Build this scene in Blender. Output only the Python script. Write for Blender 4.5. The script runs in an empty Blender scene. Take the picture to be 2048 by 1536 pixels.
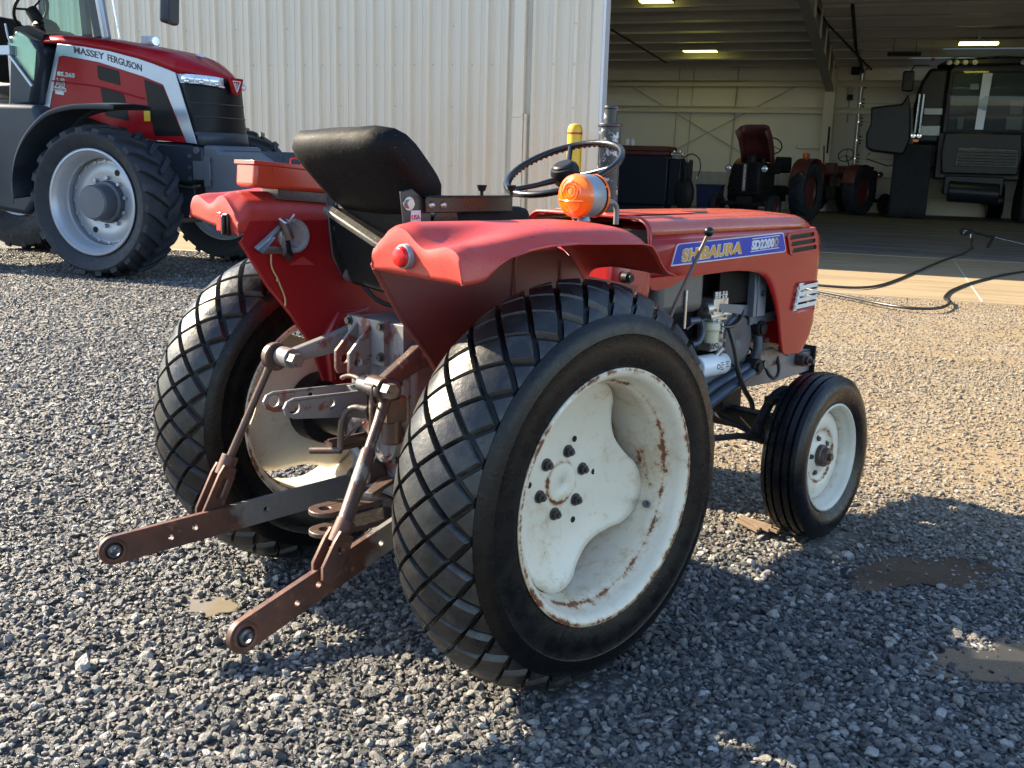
import bpy, bmesh, math, random
import numpy as np
from mathutils import Vector, Matrix
from mathutils.geometry import tessellate_polygon
random.seed(7)
rad = math.radians
S = bpy.context.scene
COL = S.collection
# ------------------------------------------------------------------ camera, sky, sun, exposure
cd = bpy.data.cameras.new('camera'); cam = bpy.data.objects.new('camera', cd); COL.objects.link(cam)
cd.sensor_width = 36.0; cd.lens = 36.064; cd.clip_start = 0.05; cd.clip_end = 2000
cam.matrix_world = Matrix(((0.7077, 0.1303, -0.6944, -1.8965), (-0.7060, 0.1689, -0.6878, -2.2480),
                           (0.0276, 0.9770, 0.2114, 1.3342), (0, 0, 0, 1)))
cd.dof.use_dof = False
S.camera = cam
SUN_EL = rad(33)
SUN_H = Vector((0.400, -0.9165, 0)).normalized()          # the way the light travels, level part
w = bpy.data.worlds.new('World'); S.world = w; w.use_nodes = True
nt = w.node_tree; sky = nt.nodes.new('ShaderNodeTexSky'); sky.sky_type = 'NISHITA'; sky.sun_disc = False
sky.sun_elevation = SUN_EL; sky.sun_rotation = math.atan2(-SUN_H.x, -SUN_H.y)
sky.dust_density = 0.3; sky.ozone_density = 2.0; sky.air_density = 1.0
bg = nt.nodes['Background']; nt.links.new(sky.outputs[0], bg.inputs[0]); bg.inputs[1].default_value = 0.10
sl = bpy.data.lights.new('sun', 'SUN'); sl.energy = 5.0; sl.angle = rad(0.53); sl.color = (1.0, 0.85, 0.62)
so = bpy.data.objects.new('sun', sl); COL.objects.link(so)
sd = Vector((SUN_H.x * math.cos(SUN_EL), SUN_H.y * math.cos(SUN_EL), -math.sin(SUN_EL)))
so.rotation_euler = sd.to_track_quat('-Z', 'Y').to_euler(); so.location = (-6, 10, 12)
S.view_settings.view_transform = 'Standard'; S.view_settings.look = 'None'
S.view_settings.exposure = 2.12; S.view_settings.gamma = 1.0
S.cycles.max_bounces = 10; S.cycles.transparent_max_bounces = 16; S.cycles.diffuse_bounces = 5; S.cycles.glossy_bounces = 4; S.cycles.transmission_bounces = 6
S.cycles.sample_clamp_indirect = 4.0; S.cycles.caustics_reflective = False; S.cycles.caustics_refractive = False
S.cycles.use_denoising = True

# ------------------------------------------------------------------ helpers: materials
def ramp(N, L, src, stops, mode='LINEAR'):
    r = N.new('ShaderNodeValToRGB'); r.color_ramp.interpolation = mode
    e = r.color_ramp.elements
    while len(e) < len(stops): e.new(0.5)
    for el, (p, c) in zip(e, stops):
        el.position = p; el.color = (c if len(c) == 4 else (*c, 1)) if hasattr(c, '__len__') else (c, c, c, 1)
    L.new(src, r.inputs[0]); return r.outputs[0]
def mixc(N, L, f, a, b):
    m = N.new('ShaderNodeMix'); m.data_type = 'RGBA'
    for sock, v in ((m.inputs[0], f), (m.inputs[6], a), (m.inputs[7], b)):
        if hasattr(v, 'links') or isinstance(v, bpy.types.NodeSocket): L.new(v, sock)
        elif sock == m.inputs[0]: sock.default_value = v
        else: sock.default_value = (*v[:3], 1)
    return m.outputs[2]
def mth(N, L, op, a, b=0.0, c=None):
    m = N.new('ShaderNodeMath'); m.operation = op
    for i, v in enumerate((a, b) if c is None else (a, b, c)):
        if isinstance(v, bpy.types.NodeSocket): L.new(v, m.inputs[i])
        else: m.inputs[i].default_value = v
    return m.outputs[0]
def noise(N, L, co, scale, detail=5, rough=0.6, dist=0.0):
    n = N.new('ShaderNodeTexNoise'); n.inputs['Scale'].default_value = scale; n.inputs['Detail'].default_value = detail
    n.inputs['Roughness'].default_value = rough; n.inputs['Distortion'].default_value = dist
    L.new(co, n.inputs['Vector']); return n.outputs[0]
MATS = {}
def newmat(name):
    m = bpy.data.materials.new(name); m.use_nodes = True; MATS[name] = m
    N = m.node_tree.nodes; L = m.node_tree.links
    tc = N.new('ShaderNodeTexCoord')
    return m, N, L, N['Principled BSDF'], tc.outputs['Object']
def pbr(name, c1, c2=None, sc=6, rough=0.5, metal=0.0, spots=None, spots2=None, bump=0.0, bsc=80, coat=0.0, spec=0.5, rvar=0.12, trans=0.0, alpha=1.0, emit=None, estr=0.0):
    """spots = (colour, scale, threshold, softness, roughness): chips, rust, dirt with a shape of their own"""
    m, N, L, B, co = newmat(name)
    n1 = noise(N, L, co, sc, 6)
    f = ramp(N, L, n1, [(0.3, 0.0), (0.7, 1.0)])
    col = mixc(N, L, f, c1, c2 if c2 else tuple(x * 0.82 for x in c1))
    rg = mth(N, L, 'MULTIPLY_ADD', noise(N, L, co, sc * 2.3, 4), rvar * 2, rough - rvar)
    for sp in (spots, spots2):
        if not sp: continue
        c, s, t, sf, r2 = sp
        k = ramp(N, L, noise(N, L, co, s, 8, 0.68), [(t, 0.0), (min(1, t + sf), 1.0)])
        col = mixc(N, L, k, col, c)
        a = N.new('ShaderNodeMix'); L.new(k, a.inputs[0]); L.new(rg, a.inputs[2]); a.inputs[3].default_value = r2; rg = a.outputs[0]
    L.new(col, B.inputs['Base Color']); L.new(rg, B.inputs['Roughness'])
    B.inputs['Metallic'].default_value = metal; B.inputs['Specular IOR Level'].default_value = spec
    B.inputs['Coat Weight'].default_value = coat; B.inputs['Coat Roughness'].default_value = 0.12
    B.inputs['Transmission Weight'].default_value = trans; B.inputs['Alpha'].default_value = alpha
    if emit: B.inputs['Emission Color'].default_value = (*emit, 1); B.inputs['Emission Strength'].default_value = estr
    if bump:
        b = N.new('ShaderNodeBump'); b.inputs['Strength'].default_value = bump; b.inputs['Distance'].default_value = 0.004
        L.new(noise(N, L, co, bsc, 6, 0.65), b.inputs['Height']); L.new(b.outputs[0], B.inputs['Normal'])
    return m

# ------------------------------------------------------------------ helpers: meshes
def xf(M, vs): return [M @ Vector(v) for v in vs]
def frame(d):
    d = Vector(d).normalized(); a = Vector((0, 0, 1)) if abs(d.z) < 0.9 else Vector((1, 0, 0))
    s = d.cross(a).normalized(); return s, s.cross(d).normalized(), d
class MB:
    def __init__(s): s.v = []; s.f = []; s.m = []; s.M = None
    def add(s, vs, fs, mi=0):
        o = len(s.v); vs = [Vector(v) for v in vs]
        if s.M is not None: vs = [s.M @ v for v in vs]
        s.v += vs; s.f += [tuple(i + o for i in f) for f in fs]; s.m += [mi] * len(fs); return s
    def box(s, x0, x1, y0, y1, z0, z1, mi=0, M=None):
        vs = [(x, y, z) for x in (x0, x1) for y in (y0, y1) for z in (z0, z1)]
        if M is not None: vs = xf(M, vs)
        return s.add(vs, [(0, 1, 3, 2), (4, 6, 7, 5), (0, 4, 5, 1), (2, 3, 7, 6), (0, 2, 6, 4), (1, 5, 7, 3)], mi)
    def bar(s, p0, p1, wd, th, up=(0, 0, 1), mi=0):
        """rectangular bar from p0 to p1: wd along up, th across"""
        p0 = Vector(p0); p1 = Vector(p1); d = (p1 - p0).normalized(); sd = d.cross(Vector(up)).normalized(); u = sd.cross(d)
        vs = [p + sd * a * th / 2 + u * b * wd / 2 for p in (p0, p1) for a in (-1, 1) for b in (-1, 1)]
        return s.add(vs, [(0, 1, 3, 2), (4, 6, 7, 5), (0, 4, 5, 1), (2, 3, 7, 6), (0, 2, 6, 4), (1, 5, 7, 3)], mi)
    def rings(s, rings, cap=True, mi=0, close=True):
        n = len(rings[0]); vs = [v for r in rings for v in r]; fs = []
        for i in range(len(rings) - 1):
            for j in range(n if close else n - 1):
                k = (j + 1) % n; fs.append((i * n + j, i * n + k, (i + 1) * n + k, (i + 1) * n + j))
        if cap and close: fs += [tuple(range(n))[::-1], tuple(range((len(rings) - 1) * n, len(rings) * n))]
        return s.add(vs, fs, mi)
    def cyl(s, p0, p1, r0, r1=None, n=20, cap=True, mi=0):
        r1 = r0 if r1 is None else r1; p0 = Vector(p0); p1 = Vector(p1); a, b, d = frame(p1 - p0)
        return s.rings([[p + (a * math.cos(t * 2 * math.pi / n) + b * math.sin(t * 2 * math.pi / n)) * r for t in range(n)] for p, r in ((p0, r0), (p1, r1))], cap, mi)
    def tube(s, pts, r, n=10, mi=0, closed=False, cap=True):
        P = [Vector(p) for p in pts]; R = r if hasattr(r, '__len__') else [r] * len(P); rings = []
        a = None
        for i, p in enumerate(P):
            d = ((P[(i + 1) % len(P)] if closed or i < len(P) - 1 else p) - (P[i - 1] if closed or i else p)).normalized()
            if a is None: a, b, _ = frame(d)
            a = (a - d * a.dot(d)).normalized(); b = a.cross(d)
            rings.append([p + (a * math.cos(t * 2 * math.pi / n) + b * math.sin(t * 2 * math.pi / n)) * R[i] for t in range(n)])
        if closed: rings.append(rings[0])
        return s.rings(rings, cap and not closed, mi)
    def lathe(s, prof, c=(0, 0, 0), n=64, axis='y', mi=0, closed=False):
        """prof = [(along axis, radius)]"""
        c = Vector(c); ax = {'x': 0, 'y': 1, 'z': 2}[axis]; o = [(1, 2), (0, 2), (0, 1)][ax]; rings = []
        pr = list(prof) + ([prof[0]] if closed else [])
        for a, r in pr:
            ring = []
            for t in range(n):
                v = [0, 0, 0]; v[ax] = a; v[o[0]] = r * math.cos(t * 2 * math.pi / n); v[o[1]] = r * math.sin(t * 2 * math.pi / n); ring.append(c + Vector(v))
            rings.append(ring)
        return s.rings(rings, False, mi)
    def prism(s, poly, c0, c1, plane='xz', holes=(), mi=0):
        """flat plate: outline (and holes) in plane, from c0 to c1 along the third axis"""
        loops = [list(poly)] + [list(h) for h in holes]
        def P(a, b, c): return {'xz': (a, c, b), 'xy': (a, b, c), 'yz': (c, a, b)}[plane]
        flat = [q for l in loops for q in l]; n = len(flat)
        tri = tessellate_polygon([[Vector((q[0], q[1], 0)) for q in l] for l in loops])
        vs = [P(*q, c0) for q in flat] + [P(*q, c1) for q in flat]
        if len(loops) == 1: fs = [tuple(range(n))[::-1], tuple(range(n, 2 * n))]
        else: fs = [tuple(t) for t in tri] + [tuple(i + n for i in t)[::-1] for t in tri]
        o = 0
        for l in loops:
            k = len(l)
            for i in range(k): j = (i + 1) % k; fs.append((o + i, o + j, n + o + j, n + o + i))
            o += k
        return s.add(vs, fs, mi)
    def ball(s, c, r, n=16, mi=0, sq=(1, 1, 1)):
        rings = []
        for i in range(n // 2 + 1):
            t = -math.pi / 2 + math.pi * i / (n // 2); rr = max(math.cos(t), 1e-3)
            rings.append([Vector(c) + Vector((r * rr * math.cos(2 * math.pi * k / n) * sq[0], r * rr * math.sin(2 * math.pi * k / n) * sq[1], r * math.sin(t) * sq[2])) for k in range(n)])
        return s.rings(rings, True, mi)
    def bolt(s, p, d, r=0.01, h=0.008, mi=0):
        p = Vector(p); d = Vector(d).normalized(); s.cyl(p, p + d * h * 0.3, r * 1.45, n=14, mi=mi); return s.cyl(p + d * h * 0.3, p + d * h, r, n=6, mi=mi)
    def build(s, name, mats, parent=None, loc=None, bevel=0.0, angle=38, solid=0.0, subsurf=0, smooth=True, seg=2, soff=-1):
        me = bpy.data.meshes.new(name); bm = bmesh.new()
        vs = [bm.verts.new(v) for v in s.v]
        for f, mi in zip(s.f, s.m):
            if len(set(f)) < 3: continue
            try: fc = bm.faces.new([vs[i] for i in f]); fc.material_index = mi; fc.smooth = smooth
            except ValueError: pass
        bmesh.ops.remove_doubles(bm, verts=bm.verts, dist=1e-5)
        bmesh.ops.recalc_face_normals(bm, faces=bm.faces)
        bm.to_mesh(me); bm.free()
        if smooth: me.set_sharp_from_angle(angle=rad(angle))
        for m in (mats if isinstance(mats, (list, tuple)) else [mats]): me.materials.append(MATS[m] if isinstance(m, str) else m)
        o = bpy.data.objects.new(name, me); COL.objects.link(o)
        if parent: o.parent = parent
        if loc: o.location = loc
        if solid: md = o.modifiers.new('solid', 'SOLIDIFY'); md.thickness = solid; md.offset = soff
        if subsurf: md = o.modifiers.new('sub', 'SUBSURF'); md.levels = md.render_levels = subsurf
        if bevel: md = o.modifiers.new('bevel', 'BEVEL'); md.width = bevel; md.segments = seg; md.limit_method = 'ANGLE'; md.angle_limit = rad(35); md.harden_normals = False
        return o
def each(name, mat, parent, fns, **kw):
    '''one object per piece'''
    for fn in fns:
        b = MB(); fn(b); b.build(name, mat, parent, **kw)
def empty(name, loc=(0, 0, 0), rz=0.0):
    o = bpy.data.objects.new(name, None); COL.objects.link(o); o.location = loc; o.rotation_euler = (0, 0, rz); o.empty_display_size = 0.2; return o
def tag(o, label=None, cat=None, group=None, kind=None):
    if label: o['label'] = label
    if cat: o['category'] = cat
    if group: o['group'] = group
    if kind: o['kind'] = kind
    return o
def circ(cx, cy, r, n=14): return [(cx + r * math.cos(2 * math.pi * i / n), cy + r * math.sin(2 * math.pi * i / n)) for i in range(n)]
def text(name, s, mat, parent, M, size, sx=1.0, off=0.0, ext=0.0006, shear=0.0, width=None, spacing=1.0):
    """lettering as a mesh: M maps letter plane (x right, y up) into the parent"""
    cu = bpy.data.curves.new('t', 'FONT'); cu.body = s; cu.size = size; cu.offset = off; cu.extrude = ext; cu.shear = shear; cu.space_character = spacing; cu.resolution_u = 3
    t = bpy.data.objects.new('t', cu); COL.objects.link(t)
    bpy.context.view_layer.update()
    me = bpy.data.meshes.new_from_object(t.evaluated_get(bpy.context.evaluated_depsgraph_get()))
    bpy.data.objects.remove(t); bpy.data.curves.remove(cu)
    if width:
        xs = [v.co.x for v in me.vertices]; sx = width / (max(xs) - min(xs)); x0 = min(xs)
        for v in me.vertices: v.co.x -= x0
    for v in me.vertices: v.co = M @ Vector((v.co.x * sx, v.co.y, v.co.z))
    me.name = name; me.materials.append(MATS[mat]); o = bpy.data.objects.new(name, me); COL.objects.link(o); o.parent = parent; return o
def plane_m(o, right, up):
    r = Vector(right).normalized(); u = Vector(up).normalized(); return Matrix.Translation(Vector(o)) @ Matrix((r, u, r.cross(u))).transposed().to_4x4()
def smooth_path(pts, k=6):
    P = [Vector(p) for p in pts]; out = []
    for i in range(len(P) - 1):
        a, b, c, d = P[max(i - 1, 0)], P[i], P[i + 1], P[min(i + 2, len(P) - 1)]
        for t in range(k):
            t /= k; out.append(0.5 * ((2 * b) + (c - a) * t + (2 * a - 5 * b + 4 * c - d) * t * t + (3 * b - a - 3 * c + d) * t ** 3))
    return out + [P[-1]]
def sstep(a, b, x): t = min(1, max(0, (x - a) / (b - a))); return t * t * (3 - 2 * t)
U = Vector((0.4236, -0.9058, 0)); NN = Vector((0.9058, 0.4236, 0)); RZ = math.atan2(U.y, U.x)   # along the shed wall; into the shed
def P_un(u, n, z=0.0): return U * u + NN * n + Vector((0, 0, z))
# ------------------------------------------------------------------ materials
RUST = (0.16, 0.055, 0.022); DIRT = (0.09, 0.075, 0.055)
pbr('red_gloss', (0.33, 0.009, 0.010), (0.28, 0.008, 0.009), 3, 0.22, coat=0.2, spec=0.35, spots=((0.20, 0.018, 0.016), 26, 0.66, 0.06, 0.5), spots2=((0.03, 0.02, 0.02), 55, 0.735, 0.02, 0.7), bump=0.04, bsc=18)
pbr('red_faded', (0.35, 0.020, 0.015), (0.41, 0.050, 0.034), 5, 0.40, spec=0.42, spots=((0.19, 0.045, 0.035), 95, 0.54, 0.16, 0.6), spots2=((0.018, 0.013, 0.013), 44, 0.66, 0.03, 0.7), bump=0.12, bsc=160)
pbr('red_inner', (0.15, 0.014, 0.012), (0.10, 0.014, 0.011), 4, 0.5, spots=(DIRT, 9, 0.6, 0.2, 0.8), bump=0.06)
pbr('red_side', (0.29, 0.011, 0.014), (0.24, 0.010, 0.012), 3, 0.30, coat=0.25, spots=((0.06, 0.02, 0.02), 60, 0.72, 0.03, 0.6), bump=0.03, bsc=14)
pbr('orange_red', (0.45, 0.040, 0.014), (0.38, 0.032, 0.012), 7, 0.36, coat=0.2, spots=((0.30, 0.05, 0.03), 30, 0.64, 0.08, 0.6), bump=0.04, bsc=40)
pbr('rust_steel', (0.10, 0.062, 0.050), (0.07, 0.048, 0.042), 14, 0.42, 0.35, spots=((0.20, 0.065, 0.032), 18, 0.60, 0.1, 0.8), spots2=((0.22, 0.215, 0.205), 9, 0.57, 0.08, 0.42), bump=0.3, bsc=90)
m, N, L, B, co = newmat('link_steel')
sx = N.new('ShaderNodeSeparateXYZ'); L.new(co, sx.inputs[0]); nz = noise(N, L, co, 9, 8, 0.7); n2 = noise(N, L, co, 34, 8, 0.7); n3 = noise(N, L, co, 3.5, 4)
br = mixc(N, L, ramp(N, L, nz, [(0.35, 0.0), (0.65, 1.0)]), (0.045, 0.024, 0.019), (0.12, 0.044, 0.026)); br = mixc(N, L, ramp(N, L, n2, [(0.60, 0.0), (0.70, 1.0)]), br, (0.26, 0.10, 0.045)); br = mixc(N, L, ramp(N, L, n2, [(0.30, 1.0), (0.38, 0.0)]), br, (0.03, 0.018, 0.015))
px_ = mth(N, L, 'ADD', mth(N, L, 'ADD', sx.outputs[0], 0.43), mth(N, L, 'MULTIPLY', mth(N, L, 'SUBTRACT', n3, 0.5), 0.30)); px_ = mth(N, L, 'ADD', px_, mth(N, L, 'MULTIPLY', mth(N, L, 'SUBTRACT', n2, 0.5), 0.10))
gy = mixc(N, L, nz, (0.09, 0.085, 0.082), (0.20, 0.19, 0.175)); c = mixc(N, L, ramp(N, L, px_, [(0.0, 0.0), (0.02, 1.0)]), br, gy); L.new(c, B.inputs['Base Color'])
L.new(ramp(N, L, n2, [(0.35, 0.38), (0.65, 0.7)]), B.inputs['Roughness']); B.inputs['Metallic'].default_value = 0.15; b = N.new('ShaderNodeBump'); b.inputs['Strength'].default_value = 0.4; b.inputs['Distance'].default_value = 0.003; L.new(n2, b.inputs['Height']); L.new(b.outputs[0], B.inputs['Normal'])
pbr('grey_worn', (0.135, 0.13, 0.135), (0.18, 0.17, 0.165), 8, 0.42, 0.1, spots=((0.13, 0.036, 0.026), 11, 0.56, 0.05, 0.6), spots2=((0.035, 0.022, 0.018), 24, 0.60, 0.06, 0.7), bump=0.18, bsc=70)
pbr('grey_frame', (0.16, 0.168, 0.18), (0.125, 0.13, 0.14), 6, 0.45, 0.1, spots=(RUST, 22, 0.66, 0.06, 0.7), bump=0.1)
pbr('blue_grey', (0.045, 0.057, 0.078), (0.032, 0.04, 0.055), 6, 0.42, 0.1, spots=((0.03, 0.03, 0.03), 20, 0.62, 0.1, 0.6), bump=0.1)
pbr('tank_grey', (0.085, 0.09, 0.09), (0.065, 0.07, 0.07), 5, 0.42, 0.2, bump=0.1)
pbr('engine_dark', (0.010, 0.010, 0.011), (0.022, 0.021, 0.020), 12, 0.5, 0.0, spec=0.15, bump=0.2, bsc=50)
pbr('alloy', (0.50, 0.49, 0.47), (0.36, 0.35, 0.34), 20, 0.38, 0.85, spots=((0.06, 0.055, 0.05), 24, 0.58, 0.1, 0.6), bump=0.2, bsc=60)
pbr('bright_steel', (0.62, 0.62, 0.62), (0.45, 0.44, 0.43), 14, 0.26, 1.0, spots=(RUST, 40, 0.66, 0.05, 0.6))
pbr('lamp_ring', (0.50, 0.51, 0.53), (0.40, 0.41, 0.43), 14, 0.25, 0.5, spots=(RUST, 40, 0.66, 0.05, 0.6))
pbr('red_ghost', (0.40, 0.045, 0.045), None, 20, 0.45)
pbr('pin_steel', (0.20, 0.19, 0.185), (0.13, 0.12, 0.115), 22, 0.36, 0.7, spots=((0.10, 0.045, 0.03), 34, 0.55, 0.08, 0.7))
pbr('dark_bolt', (0.07, 0.075, 0.085), (0.10, 0.09, 0.085), 20, 0.38, 0.7, spots=(RUST, 60, 0.60, 0.08, 0.7))
pbr('bolt_zinc', (0.42, 0.42, 0.44), (0.30, 0.29, 0.29), 30, 0.35, 0.8, spots=(RUST, 80, 0.6, 0.1, 0.6))
pbr('black_gloss', (0.007, 0.007, 0.007), None, 8, 0.28, coat=0.0, spec=0.4, spots=((0.10, 0.025, 0.02), 14, 0.66, 0.06, 0.5), bump=0.03)
pbr('black_paint', (0.016, 0.016, 0.018), (0.028, 0.027, 0.027), 8, 0.42, spots=((0.30, 0.30, 0.31), 34, 0.66, 0.04, 0.5), bump=0.08)
pbr('black_plastic', (0.010, 0.010, 0.011), (0.013, 0.013, 0.014), 6, 0.45, spec=0.16, bump=0.06, bsc=200)
pbr('vinyl_deep', (0.003, 0.003, 0.0035), (0.005, 0.005, 0.0055), 9, 0.5, spec=0.05, bump=0.3, bsc=30)
pbr('vinyl', (0.0035, 0.0036, 0.004), (0.006, 0.006, 0.0065), 5, 0.64, spec=0.14, spots=((0.10, 0.096, 0.086), 160, 0.63, 0.05, 0.5), bump=0.75, bsc=15)
pbr('vinyl_sunlit_dusty', (0.07, 0.066, 0.056), (0.025, 0.024, 0.021), 16, 0.55, spots=((0.30, 0.29, 0.25), 170, 0.60, 0.05, 0.5), bump=0.3, bsc=120)  # dusty vinyl with sunlight put into the pale base
pbr('hose_rubber', (0.014, 0.014, 0.015), None, 8, 0.36, bump=0.1)
pbr('white_plastic', (0.72, 0.74, 0.76), (0.66, 0.68, 0.70), 6, 0.35)
pbr('white_worn', (0.66, 0.66, 0.63), (0.55, 0.54, 0.50), 18, 0.4, spots=((0.16, 0.09, 0.05), 50, 0.62, 0.05, 0.7))
pbr('cream_plastic', (0.55, 0.52, 0.36), (0.46, 0.43, 0.29), 10, 0.3)
pbr('amber', (0.75, 0.15, 0.008), (0.68, 0.12, 0.007), 20, 0.14, trans=0.0, coat=0.25, spec=0.4, bump=0.05)
pbr('amber_grid', (0.80, 0.20, 0.015), (0.55, 0.09, 0.006), 120, 0.15, trans=0.0, coat=0.25, bump=0.3, bsc=160)
pbr('lens_red', (0.60, 0.008, 0.006), None, 20, 0.2, coat=0.0, spec=0.35, bump=0.25, bsc=220)
pbr('lamp_shell', (0.25, 0.285, 0.325), (0.20, 0.23, 0.265), 9, 0.35, 0.35, bump=0.08)
pbr('chrome', (0.75, 0.78, 0.82), None, 8, 0.09, 1.0, rvar=0.04)
pbr('decal_blue', (0.008, 0.028, 0.30), (0.010, 0.036, 0.35), 22, 0.35, spec=0.2, spots=((0.42, 0.44, 0.52), 26, 0.69, 0.02, 0.5))
pbr('decal_white', (0.52, 0.54, 0.58), None, 20, 0.35)
pbr('decal_gold', (0.50, 0.25, 0.012), (0.44, 0.21, 0.012), 20, 0.32)
pbr('decal_black', (0.012, 0.012, 0.016), None, 10, 0.4)
pbr('decal_red', (0.45, 0.02, 0.02), None, 10, 0.4)
pbr('decal_grey', (0.30, 0.42, 0.47), None, 10, 0.3, 0.3)
pbr('twine', (0.45, 0.33, 0.14), (0.36, 0.26, 0.11), 60, 0.8)
pbr('yellow_sleeve', (0.60, 0.37, 0.012), (0.55, 0.33, 0.012), 3, 0.4, spots=((0.30, 0.18, 0.02), 12, 0.68, 0.06, 0.6))
pbr('band_red', (0.35, 0.02, 0.015), None, 5, 0.4)
pbr('mf_red', (0.26, 0.006, 0.012), (0.245, 0.006, 0.011), 2, 0.30, spec=0.16, rvar=0.03)
pbr('mf_silver', (0.27, 0.31, 0.38), (0.25, 0.29, 0.36), 4, 0.30, 0.5, rvar=0.05)
pbr('mf_dark', (0.023, 0.030, 0.044), (0.028, 0.036, 0.050), 3, 0.40, spec=0.3, rvar=0.06, bump=0.04, bsc=300)
pbr('mf_mesh', (0.004, 0.005, 0.006), (0.008, 0.009, 0.010), 120, 0.4, spec=0.15)
pbr('mf_cast', (0.078, 0.09, 0.112), (0.066, 0.077, 0.096), 4, 0.5, 0.1, bump=0.06)
pbr('mf_rim', (0.36, 0.39, 0.44), (0.33, 0.36, 0.41), 3, 0.36, 0.35, rvar=0.05)
pbr('clear_lens', (0.80, 0.85, 0.90), None, 3, 0.08, metal=0.6, coat=0.6, rvar=0.03)
pbr('track_rubber', (0.015, 0.018, 0.024), (0.024, 0.027, 0.033), 5, 0.6, spec=0.15)
pbr('combine_dark', (0.011, 0.015, 0.023), (0.015, 0.019, 0.028), 3, 0.36, spec=0.25, rvar=0.06)
def thin_glass(name, col, refl):
    m, N, L, B, co = newmat(name); t = N.new('ShaderNodeBsdfTransparent'); t.inputs[0].default_value = (*col, 1); g = N.new('ShaderNodeBsdfGlossy'); g.inputs['Roughness'].default_value = 0.03
    fr = N.new('ShaderNodeFresnel'); fr.inputs[0].default_value = 1.45; mx = N.new('ShaderNodeMixShader'); L.new(mth(N, L, 'MULTIPLY', fr.outputs[0], refl), mx.inputs[0]); L.new(t.outputs[0], mx.inputs[1]); L.new(g.outputs[0], mx.inputs[2]); L.new(mx.outputs[0], N['Material Output'].inputs[0])
thin_glass('tint_glass', (0.64, 0.83, 0.75), 0.8); thin_glass('combine_glass', (0.62, 0.70, 0.72), 0.7)
pbr('old_red', (0.10, 0.018, 0.017), (0.07, 0.017, 0.015), 7, 0.5, spots=((0.24, 0.12, 0.07), 12, 0.62, 0.08, 0.7), bump=0.06)
pbr('blue_bin', (0.015, 0.03, 0.16), None, 3, 0.45)
pbr('wood', (0.15, 0.10, 0.062), (0.09, 0.06, 0.038), 30, 0.75, bump=0.5, bsc=60)
pbr('char', (0.012, 0.011, 0.010), None, 20, 0.6, bump=0.5, bsc=60)
pbr('wall_in', (0.68, 0.645, 0.56), (0.64, 0.605, 0.52), 1.2, 0.55, bump=0.03, bsc=6)
pbr('steel_beige', (0.60, 0.555, 0.44), (0.55, 0.51, 0.40), 1.5, 0.5)
pbr('steel_dim', (0.36, 0.36, 0.35), (0.32, 0.32, 0.31), 1.5, 0.5)
pbr('roof_in', (0.72, 0.735, 0.74), (0.68, 0.695, 0.70), 1.0, 0.6)
pbr('door_panel', (0.72, 0.68, 0.57), (0.69, 0.65, 0.54), 1.5, 0.5)
pbr('trim_white', (0.58, 0.60, 0.66), (0.54, 0.56, 0.62), 2, 0.35)
pbr('lamp_glow', (0.9, 0.9, 0.6), None, 3, 0.5, emit=(1.0, 0.92, 0.16), estr=2.4)
pbr('mud_shaded', (0.026, 0.0255, 0.025), (0.036, 0.0345, 0.033), 3, 0.05, rvar=0.03, spec=0.6, bump=0.06, bsc=14)  # puddle water with shade put into the dark colour
pbr('mud_sunlit', (0.20, 0.172, 0.125), (0.165, 0.14, 0.10), 8, 0.2, rvar=0.06, spec=0.5, bump=0.08, bsc=30)  # puddle water with sun and glare put into the tan colour
pbr('post_grey', (0.13, 0.15, 0.175), (0.10, 0.115, 0.14), 8, 0.4, 0.2, spots=((0.07, 0.05, 0.04), 26, 0.66, 0.06, 0.6), bump=0.1)
m, N, L, B, co = newmat('hood_top_sunlit')
mp = N.new('ShaderNodeMapping'); mp.inputs['Scale'].default_value = (1.6, 16, 8); L.new(co, mp.inputs[0])
st = noise(N, L, mp.outputs[0], 2.2, 6, 0.6, 0.6); f = ramp(N, L, noise(N, L, co, 5, 5), [(0.3, 0.0), (0.7, 1.0)])
c = mixc(N, L, f, (0.40, 0.062, 0.02), (0.32, 0.036, 0.016)); c = mixc(N, L, ramp(N, L, st, [(0.58, 0.0), (0.66, 0.85)]), c, (0.13, 0.035, 0.03))  # orange base paints sunlight on the hood top into the red
c = mixc(N, L, ramp(N, L, noise(N, L, co, 46, 6, 0.6), [(0.67, 0.0), (0.70, 1.0)]), c, (0.03, 0.02, 0.02)); L.new(c, B.inputs['Base Color']); L.new(ramp(N, L, st, [(0.4, 0.22), (0.65, 0.5)]), B.inputs['Roughness']); B.inputs['Coat Weight'].default_value = 0.3
# painted outside wall: faint vertical streaks of grime
m, N, L, B, co = newmat('wall_paint')
mp = N.new('ShaderNodeMapping'); mp.inputs['Scale'].default_value = (9, 9, 0.25); L.new(co, mp.inputs[0])
f = ramp(N, L, noise(N, L, mp.outputs[0], 1.0, 6), [(0.35, 0.0), (0.75, 1.0)])
g = ramp(N, L, noise(N, L, co, 0.5, 4), [(0.3, 0.0), (0.7, 1.0)])
c = mixc(N, L, f, (0.61, 0.54, 0.43), (0.55, 0.475, 0.365)); c2 = mixc(N, L, g, c, (0.59, 0.54, 0.455))
k = ramp(N, L, noise(N, L, co, 14, 8, 0.7), [(0.76, 0.0), (0.78, 1.0)]); c3 = mixc(N, L, k, c2, (0.25, 0.22, 0.18))
L.new(c3, B.inputs['Base Color']); B.inputs['Roughness'].default_value = 0.42
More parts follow.
